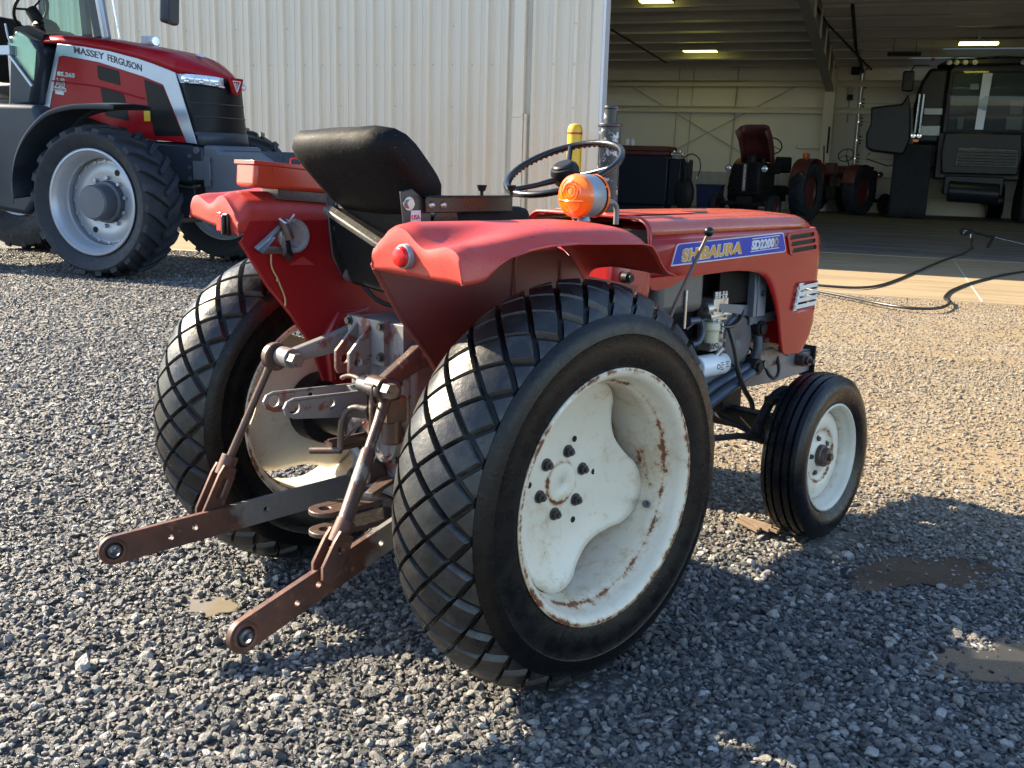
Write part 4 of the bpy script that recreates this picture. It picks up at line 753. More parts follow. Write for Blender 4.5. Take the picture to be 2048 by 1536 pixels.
b = MB(); b.tube(smooth_path([(-0.305, -0.14, 0.69), (-0.325, -0.10, 0.688), (-0.345, -0.085, 0.66), (-0.350, -0.082, 0.60), (-0.352, -0.085, 0.575)], 5), 0.0085, 10); b.cyl((-0.352, -0.088, 0.575), (-0.395, -0.010, 0.565), 0.0095, n=12); b.build('crank_handle', 'rust_steel', rl)
b = MB(); b.tube(smooth_path([(-0.31, -0.20, 0.745), (-0.335, -0.205, 0.77), (-0.34, -0.205, 0.745), (-0.33, -0.205, 0.715), (-0.305, -0.20, 0.72)], 4), 0.0032, 6); b.tube([(-0.34, -0.075, 0.59), (-0.33, -0.11, 0.63), (-0.32, -0.15, 0.66)], 0.003, 6); b.build('ring_pin', 'rust_steel', rl)
b = MB(); b.cyl((-0.315, -0.215, 0.756), (-0.315, -0.125, 0.756), 0.019, n=18); b.build('cross_pin', 'pin_steel', rl, bevel=0.002)
# top-link bracket sticking back (two cheeks), PTO stub, drawbar
b = MB()
for y in (-0.052, 0.044): b.prism([(-0.20, 0.715), (-0.47, 0.727), (-0.492, 0.72), (-0.502, 0.703), (-0.494, 0.683), (-0.472, 0.672), (-0.30, 0.65), (-0.20, 0.628)], y, y + 0.009, holes=[circ(-0.470, 0.702, 0.017, 18), circ(-0.355, 0.698, 0.011)])
b.box(-0.24, -0.19, -0.052, 0.053, 0.63, 0.715); b.build('hitch_bracket', 'grey_worn', gb, bevel=0.0015)
b = MB()
for k in range(6):
    t = 2 * math.pi * k / 6; b.box(-0.30, -0.17, -0.004, 0.004, 0.012, 0.0195, M=Matrix.Translation((0, 0.045, 0.548)) @ Matrix.Rotation(t, 4, 'X'))
b.cyl((-0.30, 0.045, 0.548), (-0.16, 0.045, 0.548), 0.0155, n=18); b.build('pto_shaft', 'rust_steel', gb)
b = MB(); b.lathe([(-0.185, 0.036), (-0.182, 0.075), (-0.165, 0.082)], c=(0, 0.045, 0.548), axis='x', n=32); b.build('pto_flange', 'grey_worn', gb, solid=0.006)
b = MB()
for z in (0.375, 0.315): b.prism([(0.3, -0.045), (-0.34, -0.045)] + [(-0.345 + 0.045 * math.cos(a), 0.045 * math.sin(a)) for a in [rad(q) for q in range(-90, -271, -20)]] + [(0.3, 0.045)], z, z + 0.014, 'xy', holes=[circ(-0.345, 0, 0.016)])
b.box(-0.1, 0.3, -0.06, 0.06, 0.30, 0.41); b.build('drawbar', 'rust_steel', gb, bevel=0.003)
# cross tube between the fenders with harness
b = MB(); b.cyl((-0.02, 0.325, 0.985), (-0.02, -0.325, 0.985), 0.0135, n=16); b.cyl((-0.02, 0.328, 0.985), (-0.02, 0.30, 0.985), 0.024, n=18); b.build('cross_tube', 'grey_frame', T)
b = MB(); b.tube(smooth_path([(-0.03, 0.25, 0.965), (-0.03, 0.18, 0.925), (-0.03, 0.10, 0.915), (-0.03, 0.03, 0.95), (-0.035, -0.02, 0.965)], 5), 0.007, 8); b.tube(smooth_path([(-0.045, -0.03, 1.00), (-0.045, -0.02, 0.96), (-0.04, -0.03, 0.90), (-0.03, -0.04, 0.84)], 4), 0.007, 8); b.build('harness', 'hose_rubber', T)
b = MB(); b.box(-0.215, -0.17, -0.115, -0.045, 0.60, 0.70); b.cyl((-0.22, -0.08, 0.655), (-0.17, -0.08, 0.655), 0.024, n=16); b.tube(smooth_path([(-0.235, -0.07, 0.70), (-0.25, -0.05, 0.74), (-0.255, 0.0, 0.75), (-0.25, 0.05, 0.735)], 4), 0.007, 8); b.build('draft_bracket', 'rust_steel', gb, bevel=0.004)
b = MB(); b.prism([(-0.17, -0.10), (-0.31, -0.17), (-0.33, -0.155), (-0.20, -0.06)], 0.455, 0.467, 'xy'); b.cyl((-0.18, -0.03, 0.47), (-0.235, -0.03, 0.47), 0.03, n=14); b.cyl((-0.18, 0.0, 0.445), (-0.22, 0.0, 0.445), 0.018, n=12); b.build('anchor_plate', 'rust_steel', gb, bevel=0.003)
b = MB(); b.lathe([(-0.176, 0.046), (-0.19, 0.052), (-0.19, 0.06), (-0.172, 0.066)], c=(0, -0.055, 0.565), axis='x', n=28); b.cyl((-0.17, -0.055, 0.565), (-0.18, -0.055, 0.565), 0.045, n=24); b.build('bearing_cap', 'grey_worn', gb)
# ------------------------------------------------------------------ the shed (local x = along the front wall, y = into the shed)
WALL = 12.6; JAMB = -2.93; EAVE = 5.2; BACK = 34.0; RIGHT = 14.0; LEFT = -30.0
G = empty('metal_shed', (0, 0, 0), RZ)
tag(G, 'large beige ribbed metal shed with its tall doorway open to a dim interior', 'building')
def ribbed(x0, x1, y, z0, z1, pitch=0.327, inward=1, depth=0.048):
    b = MB(); xs = []; x = x0
    while x < x1:
        for dx, dy in ((0, 0), (0.022, 1), (0.066, 1), (0.088, 0), (0.145, 0.0), (0.152, 0.16), (0.168, 0.16), (0.175, 0), (0.235, 0), (0.242, 0.16), (0.258, 0.16), (0.265, 0)):
            if x + dx * pitch / 0.327 <= x1: xs.append((x + dx * pitch / 0.327, y - inward * depth * dy))
        x += pitch
    xs.append((x1, y)); b.rings([[Vector((a, c, z0)) for a, c in xs], [Vector((a, c, z1)) for a, c in xs]], cap=False, close=False); return b
ribbed(-30.0, -4.22, WALL, 0.02, EAVE).build('wall_panel', 'wall_paint', G, smooth=False)
ribbed(-4.06, JAMB - 0.16, WALL, 0.02, EAVE).build('wall_panel', 'wall_paint', G, smooth=False)
b = MB(); b.box(LEFT, JAMB - 0.1, WALL + 0.02, WALL + 0.10, 0.0, EAVE); b.build('wall_liner', 'wall_in', G)
b = MB(); b.box(JAMB - 0.17, JAMB - 0.03, WALL - 0.05, WALL + 0.22, 0.0, EAVE); b.build('door_jamb', 'wall_paint', G, bevel=0.004)
b = MB(); b.box(JAMB - 0.03, JAMB + 0.015, WALL - 0.045, WALL + 0.20, 0.0, EAVE); b.build('jamb_trim', 'trim_white', G, bevel=0.003)
b = MB(); b.box(-4.31, -4.13, WALL - 0.12, WALL - 0.005, 0.05, 2.0); b.box(-4.305, -4.135, WALL - 0.115, WALL - 0.005, 2.0, EAVE); b.box(-4.125, -4.085, WALL - 0.10, WALL - 0.005, 0.05, 2.06); b.box(-4.315, -4.085, WALL - 0.123, WALL - 0.004, 1.985, 2.0); b.build('downspout', 'wall_paint', G, bevel=0.012)
b = MB()
for z in (0.35, 1.25, 2.15, 2.78, 3.35, 3.98):
    x = -29.9
    while x < -3.2:
        if not -4.4 < x < -3.95: b.cyl((x + 0.045, WALL - 0.045, z), (x + 0.045, WALL - 0.058, z), 0.012, n=6)
        x += 0.327 if abs(z - 2.78) < 0.01 else 0.981
b.build('wall_screw', 'steel_dim', G)
b = MB(); b.box(JAMB - 0.2, RIGHT, WALL - 0.06, WALL + 0.25, 5.0, 6.4); b.build('door_header', 'wall_paint', G)
b = MB(); b.box(RIGHT, RIGHT + 0.2, WALL, BACK, 0, 5.2); b.box(LEFT - 0.2, LEFT, WALL, BACK, 0, 5.2); b.build('end_wall', 'wall_in', G)
# far wall with girts, columns, bracing
b = MB(); b.box(LEFT, -0.1, BACK, BACK + 0.1, 0, 5.4); b.box(5.2, RIGHT, BACK, BACK + 0.1, 0, 5.4); b.box(-0.1, 5.2, BACK, BACK + 0.1, 4.75, 5.4); b.build('back_wall', 'wall_in', G)
xs_ = ribbed(LEFT, -0.1, BACK - 0.002, 0, 1.2, inward=1, depth=0.02); xs_.build('wall_wainscot', 'steel_dim', G, smooth=False)
b = MB()
for z in (4.20, 3.34): b.box(LEFT, RIGHT, BACK - 0.22, BACK - 0.01, z - 0.03, z + 0.045); b.box(LEFT, RIGHT, BACK - 0.22, BACK - 0.20, z - 0.16, z + 0.045)
b.build('girt', 'steel_beige', G)
for x in (-0.95, 5.9, -9.5):
    b = MB(); b.box(x - 0.16, x + 0.16, BACK - 0.62, BACK - 0.60, 0, 4.9); b.box(x - 0.16, x + 0.16, BACK - 0.06, BACK - 0.03, 0, 4.9); b.box(x - 0.012, x + 0.012, BACK - 0.6, BACK - 0.06, 0, 4.9); b.build('column', 'steel_beige', G)
    b = MB()
    def rz_(y): return 4.55 + (BACK - y) * 0.09
    b.rings([[Vector((x + a, y, rz_(y) - d_)) for a in (-0.13, 0.13) for d_ in ((0.0, 0.03) if a < 0 else (0.03, 0.0))] for y in (BACK - 0.05, WALL + 0.3)]); b.rings([[Vector((x + a, y, rz_(y) - dd)) for a in (-0.13, 0.13) for dd in ((0.75, 0.72) if a < 0 else (0.72, 0.75))] for y in (BACK - 0.05, WALL + 0.3)])
    b.rings([[Vector((x + a, y, rz_(y) - dd)) for a, dd in ((-0.01, 0.03), (0.01, 0.03), (0.01, 0.72), (-0.01, 0.72))] for y in (BACK - 0.05, WALL + 0.3)])
    b.build('rafter', 'steel_dim', G)
    each('rafter_stiffener', 'steel_beige', G, [lambda b, y=y, x=x: b.box(x + 0.10, x + 0.15, y, y + 0.05, 4.55 + (BACK - y) * 0.09 - 0.72, 4.53 + (BACK - y) * 0.09) for y in (BACK - 2.0, BACK - 4.2, BACK - 6.4, BACK - 8.6, BACK - 10.8)])
b = MB()
for s0, s1 in (((-7.9, 4.15), (-2.8, 1.35)), ((-2.0, 4.1), (-7.4, 1.15))): b.tube([(s0[0], BACK - 0.12, s0[1]), (s1[0], BACK - 0.12, s1[1])], 0.018, 6)
for x in (-6.05, -5.55, -4.05): b.tube([(x + 0.04, BACK - 0.08, 4.9), (x - 0.06, BACK - 0.08, 0.3)], 0.022 if x > -5 else 0.014, 6)
b.build('brace_rod', 'steel_dim', G)
# roof sheet and purlins
b = MB(); rz0 = lambda y: 4.78 + (BACK - y) * 0.09
b.add([(LEFT, BACK + .1, rz0(BACK)), (RIGHT, BACK + .1, rz0(BACK)), (RIGHT, WALL - 0.3, rz0(WALL)), (LEFT, WALL - 0.3, rz0(WALL))], [(0, 1, 2, 3)]); b.build('roof', 'roof_in', G, solid=0.05, soff=1)
b = MB(); y = BACK - 0.9
while y > WALL + 0.5:
    z = rz0(y) - 0.02; b.box(LEFT, RIGHT, y, y + 0.07, z - 0.20, z); b.box(LEFT, RIGHT, y - 0.05, y + 0.07, z - 0.22, z - 0.20); y -= 1.35
b.build('purlin', 'steel_dim', G)
b = MB(); b.tube([(-8.0, WALL + 6, 6.0), (-6.1, BACK - 2.0, 4.65)], 0.03, 6); b.tube([(0.25, BACK - 0.5, 4.55), (-0.75, BACK - 7, 5.1), (-1.2, BACK - 12, 5.5)], 0.03, 6); b.tube([(0.0, BACK - 0.4, 4.5), (-0.15, BACK - 4, 4.9), (-0.10, BACK - 9, 5.3)], 0.05, 6); b.build('conduit', 'engine_dark', G)
# back overhead door: panels and tracks, closed
dr = MB()
for k in range(8): dr.box(-0.02, 5.1, BACK + 0.0, BACK + 0.05, 0.0 + 0.59 * k, 0.575 + 0.59 * k)
dr = dr.build('overhead_door', 'door_panel', G, bevel=0.01)
b = MB()
for k in range(8): b.box(0.05, 5.0, BACK - 0.03, BACK - 0.002, 0.55 + 0.59 * k, 0.60 + 0.59 * k)
b.build('door_strut', 'steel_beige', dr)
b = MB(); b.box(-0.10, -0.02, BACK - 0.16, BACK - 0.02, 0, 4.6); b.tube([(-0.06, BACK - 0.16, 4.4), (-0.06, BACK - 0.35, 4.62), (-0.06, BACK - 4.0, 4.85)], 0.04, 6); b.box(0.02, 0.06, BACK - 0.07, BACK - 0.02, 0, 4.6); b.build('door_track', 'steel_dim', dr)
b = MB()
for k in range(8): z = 0.58 + 0.59 * k; b.box(0.02, 0.13, BACK - 0.05, BACK - 0.02, z - 0.02, z + 0.02); b.cyl((0.10, BACK - 0.09, z + 0.12), (0.10, BACK - 0.04, z + 0.12), 0.03, n=8); b.cyl((0.10, BACK - 0.09, z - 0.10), (0.10, BACK - 0.04, z - 0.10), 0.03, n=8)
b.build('door_hinge', 'engine_dark', dr)
b = MB(); b.box(-0.36, -0.10, BACK - 0.35, BACK - 0.05, 4.42, 4.66); b.build('door_operator', 'engine_dark', dr, bevel=0.02)
b = MB(); b.box(-0.42, -0.26, BACK - 0.18, BACK - 0.02, 3.70, 4.12); b.box(-0.43, -0.25, BACK - 0.20, BACK - 0.02, 3.62, 3.80, mi=1); b.cyl((-0.36, BACK - 0.06, 3.62), (-0.36, BACK - 0.06, 2.9), 0.02, n=8); b.build('switch_box', ['steel_dim', 'engine_dark'], G, bevel=0.01)
b = MB(); b.cyl((-1.9, BACK - 0.1, 2.05), (-0.95, BACK - 0.1, 2.05), 0.02, n=8); b.cyl((-1.9, BACK - 0.1, 2.05), (-1.9, BACK - 0.1, 2.17), 0.02, n=8); b.build('pipe_rail', 'steel_beige', G)
b = MB(); b.box(-0.90, -0.84, BACK - 0.66, BACK - 0.62, 1.9, 2.75); b.build('column_plate', 'engine_dark', G)
# lit strip lamps hanging under the purlins
for x0, x1, y, z, lab in ((-5.35, -4.30, 31.0, 4.90, 'lit strip lamp under the shed roof, above the raised-hood tractor'), (2.56, 3.54, 28.8, 4.79, 'lit strip lamp under the shed roof, above the dark combine'), (-5.25, -4.42, 24.4, 5.42, 'lit strip lamp nearest the doorway, cut by the top edge of the photo')):
    L_ = empty('strip_lamp', P_un((x0 + x1) / 2, y, z), RZ); tag(L_, lab, 'lamp', 'lit strip lamps in the shed'); h = (x1 - x0) / 2
    b = MB(); b.box(-h, h, -0.20, 0.20, 0.03, 0.10); b.box(-h - .03, -h, -0.19, 0.19, -0.02, 0.10); b.box(h, h + .03, -0.19, 0.19, -0.02, 0.10); b.box(-.02, .02, -.01, .01, 0.1, 0.55); b.build('lamp_housing', 'steel_dim', L_)
    b = MB(); b.box(-h + .01, h - .01, -0.18, 0.18, -0.02, 0.028); b.build('diffuser', 'lamp_glow', L_, bevel=0.01)
b = MB(); b.rings([[Vector((x, 29.6, 4.62 + 0.05 * c)) + Vector((0, 0.12 * a, 0)) for a, c in ((-1, -1), (1, -1), (1, 1), (-1, 1))] for x in (0.75, 0.85, 1.55, 1.65)]); b.tube([(0.9, 29.6, 4.66), (0.9, 29.6, 5.3)], 0.01, 5); b.tube([(1.5, 29.6, 4.66), (1.5, 29.6, 5.3)], 0.01, 5)
o = b.build('tube_heater', 'engine_dark', None); o.rotation_euler = (0, 0, RZ); tag(o, 'long black heater tube hung under the shed roof above the combine mirror', 'heater')
# apron and floor slab
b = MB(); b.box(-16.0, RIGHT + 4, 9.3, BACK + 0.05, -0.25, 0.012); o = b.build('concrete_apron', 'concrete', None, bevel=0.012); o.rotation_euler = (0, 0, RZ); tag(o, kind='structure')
b = MB(); b.box(2.255, 2.275, 9.32, 15.3, 0.0121, 0.0145); b.box(-16, RIGHT, 15.15, 15.17, 0.0121, 0.0145); o = b.build('apron_joint', 'steel_dim', None); o.rotation_euler = (0, 0, RZ); tag(o, kind='structure')
# yellow bollard
B_ = empty('bollard', P_un(-3.12, 11.9, 0), RZ); tag(B_, 'tall yellow bollard with a thin red band, by the shed doorway', 'bollard')
b = MB(); b.lathe([(0, 0.108), (1.80, 0.108), (1.85, 0.10), (1.885, 0.075), (1.90, 0.0005)], axis='z', n=32); b.build('sleeve', 'yellow_sleeve', B_)
b = MB(); b.lathe([(1.745, 0.1095), (1.775, 0.1095)], axis='z', n=32); b.build('reflective_band', 'band_red', B_)
# ------------------------------------------------------------------ big modern red tractor by the wall
K = empty('large_tractor', (3.800, 9.064, 0), RZ)
tag(K, 'big modern red tractor with a silver hood stripe, parked along the shed wall', 'tractor')
def ag_tyre(name, parent, R, hw, rrim, n=22, mat='rubber_mf', lug=0.055, flip=1, bev=True):
    b = MB(); p = [(-hw * .72, rrim - 0.01), (-hw * .80, rrim + 0.03), (-hw * .97, rrim + (R - rrim) * .42), (-hw, rrim + (R - rrim) * .60), (-hw * .95, R - lug - .02), (-hw * .8, R - lug), (0, R - lug + .012)]
    b.lathe(p + [(-a, r) for a, r in p[:-1][::-1]], n=72)
    for i in range(n):
        for s in (-1, 1):
            t0 = 2 * math.pi * (i + (0.5 if s > 0 else 0)) / n; rings = []
            for k in range(6):
                f = k / 5; y = s * hw * (-0.05 + 1.02 * f); t = t0 + flip * (f * 0.9) * (2 * math.pi / n) * 0.95; base = R - lug * 1.3 - 0.05 * f * f * (R - rrim); top = R - 0.035 * (R - rrim) * f ** 2 * 2; th = (0.026 + 0.016 * f)
                if k == 5: top -= 0.02; base -= 0.05
                dt = th / R; rings.append([Vector((r * math.cos(t + q), y, r * math.sin(t + q))) for q, r in ((-dt * 1.25, base), (-dt, top), (dt, top), (dt * 1.25, base))])
            b.rings(rings)
    return b.build(name, mat, parent, angle=40)
def mf_wheel(y, x, R, hw, rr, side):
    s = side; b = MB()
    b.lathe([(s * a, r) for a, r in ((-0.02, 0.0005), (-0.02, 0.22), (0.0, 0.30), (0.0, rr * .70), (-0.01, rr * .735), (-0.01, rr * .735 + .01), (-0.012, rr * .84))], n=64)
    d = b.build('front_wheel' if R < 0.9 else 'rear_wheel', 'mf_rim', K, loc=(x, y, R), solid=0.012, soff=0, angle=35)
    r = MB(); r.lathe([(s * a, q) for a, q in ((hw * .80, rr), (hw * .80, rr - .02), (hw * .70, rr - .035), (hw * .60, rr - .06), (hw * .30, rr - .075), (hw * .22, rr - .095), (-0.015, rr * .84), (-hw * .3, rr - .07), (-hw * .80, rr))], n=80); r.build('rim', 'mf_rim', d, solid=0.012, soff=0, angle=35)
    h = MB(); h.lathe([(0.0, 0.225), (s * 0.05, 0.215), (s * 0.06, 0.185), (s * 0.215, 0.180), (s * 0.235, 0.165), (s * 0.237, 0.0005)], n=40); h.build('hub', 'mf_cast', d, angle=30)
    V3 = lambda r, t, y: Vector((r * math.cos(t), y, r * math.sin(t)))
    if y == -1.0:
        each('wheel_nut', 'mf_rim', d, [lambda b, t=2 * math.pi * i / 10 + .2: b.cyl(V3(.255, t, s * -.01), V3(.255, t, s * .035), 0.024, 0.018, 12) for i in range(10)])
        each('rim_bolt', 'mf_rim', d, [lambda b, t=2 * math.pi * i / 20: b.cyl(V3(rr * .775, t, s * -.008), V3(rr * .775, t, s * .006), 0.016, n=10) for i in range(20)])
        each('wheel_hole', 'mf_mesh', d, [lambda b, t=t: b.cyl(V3(rr * .62, t, s * .0085), V3(rr * .62, t, s * .0105), 0.033, n=14) for t in (1.1, 4.2)])
    ag_tyre('tyre', d, R, hw, rr, flip=1 if s < 0 else 1); return d
w1 = mf_wheel(-1.0, 0.0, 0.80, 0.29, 0.555, -1); w2 = mf_wheel(1.2, 0.05, 0.84, 0.29, 0.555, 1); w3 = mf_wheel(0.98, -2.95, 1.03, 0.34, 0.56, 1); w4 = mf_wheel(-0.98, -2.95, 1.03, 0.34, 0.56, -1)
HWm = 0.45
tops = [(-1.54, 2.61, 2.50), (-1.13, 2.605, 2.485), (-0.80, 2.58, 2.455), (-0.45, 2.54, 2.405), (-0.08, 2.48, 2.325), (0.10, 2.45, 2.275), (0.26, 2.42, 2.225), (0.40, 2.375, 2.175), (0.50, 2.33, 2.15), (0.62, 2.27, 2.135), (0.72, 2.215, 2.125), (0.80, 2.165, 2.11), (0.84, 2.13, 2.10)]
def hwx(x): return HWm if x < 0.35 else max(0.06, HWm * (1 - max(0, (x - 0.35) / 0.51) ** 1.25) + 0.03)
b = MB(); rings = []
for x, z0, z1 in tops:
    h = hwx(x); d = z0 - z1; half = [(-h, z1), (-h * .985, z1 + d * .35), (-h * .93, z1 + d * .62), (-h * .80, z1 + d * .83), (-h * .55, z1 + d * .955), (-h * .38, z1 + d * 1.0), (-h * .33, z1 + d * .97), (0, z0)]
    rings.append([Vector((x, y, z)) for y, z in half + [(-y, z) for y, z in half[:-1][::-1]]])
b.rings(rings, cap=False, close=False); hd = b.build('hood', 'mf_red', K, loc=(0.085, 0.03, 0), solid=0.02, angle=30)
def side_plate(name, pts, y0, th, mat, par=hd, bev=0.004):
    o = None
    for s in (-1, 1):
        b = MB(); b.prism(pts, s * y0, s * (y0 - th)); o = b.build(name, mat, par, bevel=bev)
    return o
side_plate('side_panel', [(-1.15, 2.36), (-0.61, 2.285), (-0.01, 2.13), (0.26, 2.04), (0.53, 1.44), (0.05, 1.46), (-0.09, 1.50), (-0.76, 1.68), (-1.34, 1.74)], 0.448, 0.03, 'mf_red')
side_plate('stripe', [(-1.16, 2.485), (-0.80, 2.452), (-0.45, 2.402), (-0.08, 2.322), (0.10, 2.272), (0.26, 2.222), (0.41, 2.172), (0.65, 1.43), (0.52, 1.44), (0.245, 2.045), (-0.01, 2.128), (-0.61, 2.283), (-1.09, 2.355), (-1.15, 2.345), (-1.34, 1.74), (-1.43, 1.75)], 0.456, 0.03, 'mf_silver')
side_plate('side_grille', [(-0.63, 2.255), (-0.34, 2.19), (-0.325, 2.04), (-0.60, 2.095), (-0.63, 2.12)], 0.452, 0.01, 'mf_mesh')
side_plate('side_grille', [(-0.60, 2.02), (-0.32, 1.965), (-0.285, 1.93), (-0.225, 1.66), (-0.55, 1.71), (-0.595, 1.95)], 0.452, 0.01, 'mf_mesh')
side_plate('side_grille', [(-0.01, 2.105), (0.235, 2.03), (0.475, 1.51), (0.10, 1.505), (0.02, 1.86)], 0.452, 0.01, 'mf_mesh')
b = MB(); b.tube(smooth_path([(-1.27, -0.449, 2.085), (-0.64, -0.449, 2.03), (-0.02, -0.449, 1.90)], 5), 0.012, 6); b.build('panel_crease', 'mf_red', hd)
# bowed front: grille, lamps, emblem
def bow(z, k=0.0):
    xs0 = 0.41 + (2.17 - z) * 0.325; return [(xs0 + (0.505 - (2.17 - z) * 0.30 - k) * math.sin(a) , -0.447 * math.cos(a)) for a in [math.pi * i / 16 for i in range(17)]]
def bow2(z, k=0.0):
    xs0 = 0.41 + (2.17 - z) * 0.325; return [(xs0 + (0.84 - xs0 - k) * math.sin(a) ** 0.9, -0.447 * math.cos(a)) for a in [math.pi * i / 16 for i in range(17)]]
b = MB(); b.rings([[Vector((x, y, z)) for x, y in bow2(z, 0.03)] for z in (1.43, 1.6, 1.8, 2.02, 2.14)], cap=False, close=False); gr = b.build('grille', 'mf_mesh', hd, solid=0.02)
b = MB()
for z in (1.72, 1.86): b.tube([(x, y, z) for x, y in bow2(z, 0.022)][1:-1], 0.006, 6)
b.box(0.62, 0.66, -0.36, -0.33, 1.62, 2.0, M=None); b.build('grille_bar', 'mf_dark', gr)
b = MB(); b.rings([[Vector((x, y, z)) for x, y in bow2(z, 0.015)] for z in (1.42, 1.50, 1.56)], cap=False, close=False); b.build('lower_grille', 'mf_dark', gr, solid=0.03)
for s in (-1, 1):
    P0, P1 = bow2(2.03, 0.0), bow2(2.145, 0.0); b = MB(); rng = range(0, 7) if s < 0 else range(10, 17)
    idx = list(rng); b.rings([[Vector((P0[i][0] + .004, P0[i][1], 2.075 - 0.055 * (1 - abs(P0[i][1]) / .447))) for i in idx], [Vector((P1[i][0] + .004, P1[i][1], 2.160 - 0.04 * (1 - abs(P1[i][1]) / .447))) for i in idx]], cap=False, close=False)
    hl = b.build('headlight', 'clear_lens', hd, solid=0.02)
    b = MB()
    for q in (1, 3, 5):
        i = idx[q]; x, y = P0[i]; b.ball((x - 0.0, y, 2.085 - 0.05 * (1 - abs(y) / .447)), 0.032, 10)
    b.build('lamp_reflector', 'bright_steel', hl)
    b = MB(); b.tube([(P0[i][0] + .012, P0[i][1], 2.072 - 0.055 * (1 - abs(P0[i][1]) / .447)) for i in idx], 0.008, 6)
    for q in (2, 4): i = idx[q]; b.tube([(P0[i][0] + .014, P0[i][1], 2.068 - 0.055 * (1 - abs(P0[i][1]) / .447)), (P1[i][0] + .012, P1[i][1], 2.14 - 0.04 * (1 - abs(P1[i][1]) / .447))], 0.007, 6)
    b.build('lamp_strip', 'trim_white', hl)
    b = MB(); b.lathe([(0, 0.052), (0.03, 0.052), (0.035, 0.04), (0.036, 0.0005)], c=(0.72, s * 0.30, 1.51), axis='x', n=24); b.build('driving_lamp', 'clear_lens', gr)
b = MB(); b.prism([(-0.14, 2.15), (0.14, 2.15), (0.075, 1.99), (0.0, 1.965), (-0.075, 1.99)], 0.84, 0.865, 'yz'); em = b.build('emblem_plate', 'mf_red', hd, bevel=0.008)
b = MB()
for p, q in (((-0.07, 2.115), (0.07, 2.115)), ((0.07, 2.115), (0.0, 2.0)), ((0.0, 2.0), (-0.07, 2.115)), ((-0.03, 2.10), (0.02, 2.02)), ((0.005, 2.10), (0.035, 2.05)), ((-0.045, 2.085), (0.0, 2.0))): b.tube([(0.867, p[0], p[1]), (0.867, q[0], q[1])], 0.006, 6)
b.build('emblem', 'decal_white', em)
b = MB(); b.box(-0.32, -0.14, -0.10, 0.02, 2.50, 2.60); b.cyl((-0.20, -0.07, 2.545), (-0.12, -0.085, 2.54), 0.055, n=24); o = b.build('hood_camera', 'trim_white', hd, bevel=0.02)
b = MB(); b.cyl((-0.13, -0.083, 2.54), (-0.115, -0.088, 2.54), 0.047, n=24); b.build('camera_lens', 'clear_lens', o)
b = MB(); b.prism([(0.36, 2.395), (0.44, 2.375), (0.40, 2.415)], -0.03, 0.03); b.build('washer_nozzle', 'trim_white', hd)
# lettering on the near side
rt = Vector((0.91, 0, -0.19)).normalized(); up = Vector((0.19, 0, 0.98))
def arc_text(s, x0, x1, zfun, size, mat):
    text('hood_lettering', s, mat, hd, plane_m((x0, -0.458, zfun(x0)), (x1 - x0, 0, zfun(x1) - zfun(x0)), (0.0, 0, 1)), size, off=0.0014, width=x1 - x0, ext=0.002, shear=0.0)
zt_ = lambda x: 2.385 - 0.205 * ((x + 0.93) / 0.92) ** 1.25
arc_text('MASSEY', -0.93, -0.515, zt_, 0.100, 'decal_black'); arc_text('FERGUSON', -0.475, -0.01, zt_, 0.100, 'decal_black')
text('model_lettering', '8S.265', 'decal_grey', hd, plane_m((-1.19, -0.455, 2.145), (0.98, 0, -0.10), (0.12, 0, 1)), 0.062, off=0.002, width=0.25, ext=0.002)
b = MB(); b.prism([(-1.265, 1.985), (-1.08, 1.965), (-1.08, 2.005), (-1.265, 2.025)], -0.4505, -0.4535); b.prism([(-1.235, 1.945), (-1.115, 1.93), (-1.115, 1.965), (-1.235, 1.98)], -0.4505, -0.4535); st = b.build('dealer_sticker', 'decal_white', hd)
text('dealer_lettering', 'AG', 'decal_white', st, plane_m((-1.232, -0.454, 2.030), (1, 0, -0.1), (0, 0, 1)), 0.125, off=0.006, width=0.14, ext=0.0015)
text('dealer_lettering', 'AG', 'decal_black', st, plane_m((-1.227, -0.4565, 2.034), (1, 0, -0.1), (0, 0, 1)), 0.115, off=-0.001, width=0.128, ext=0.0015)
text('dealer_lettering', 'REVOLUTION', 'decal_black', st, plane_m((-1.258, -0.4545, 1.992), (1, 0, -0.105), (0, 0, 1)), 0.034, off=0.001, width=0.17, ext=0.001)
text('dealer_lettering', 'AG TRACTORS', 'decal_black', st, plane_m((-1.225, -0.4545, 1.950), (1, 0, -0.105), (0, 0, 1)), 0.018, width=0.10, ext=0.001) if False else None
# chassis, front support, weight carrier
b = MB(); b.box(-1.5, 0.60, -0.30, 0.30, 0.62, 1.45); b.prism([(-0.1, 1.455), (0.62, 1.425), (0.80, 1.40), (0.80, 1.05), (0.62, 1.0), (0.42, 1.02), (0.2, 1.18), (-0.1, 1.22)], -0.40, 0.40); b.build('front_frame', 'mf_dark', K, bevel=0.03)
b = MB(); b.box(-0.11, 0.11, -0.75, 0.75, 0.62, 0.86); b.cyl((0, -0.86, 0.78), (0, -0.62, 0.78), 0.16, n=24); b.cyl((0, 0.62, 0.78), (0, 0.86, 0.78), 0.16, n=24); b.box(-0.2, 0.3, -0.25, 0.25, 0.55, 0.95); b.build('front_axle', 'mf_cast', K, bevel=0.02)
b = MB(); b.prism([(0.80, 1.42), (0.98, 1.42), (1.02, 1.36), (1.52, 1.36), (1.72, 1.24), (1.78, 1.05), (1.74, 0.80), (1.50, 0.70), (0.85, 0.72), (0.80, 0.95)], -0.42, 0.42); wt = b.build('front_weight', 'mf_cast', K, bevel=0.05, seg=3)
b = MB()
for k in range(15): y = -0.37 + 0.053 * k; b.tube([(1.05, y, 1.362), (1.52, y, 1.362), (1.71, y, 1.25)], 0.011, 6)
b.build('weight_rib', 'mf_dark', wt)
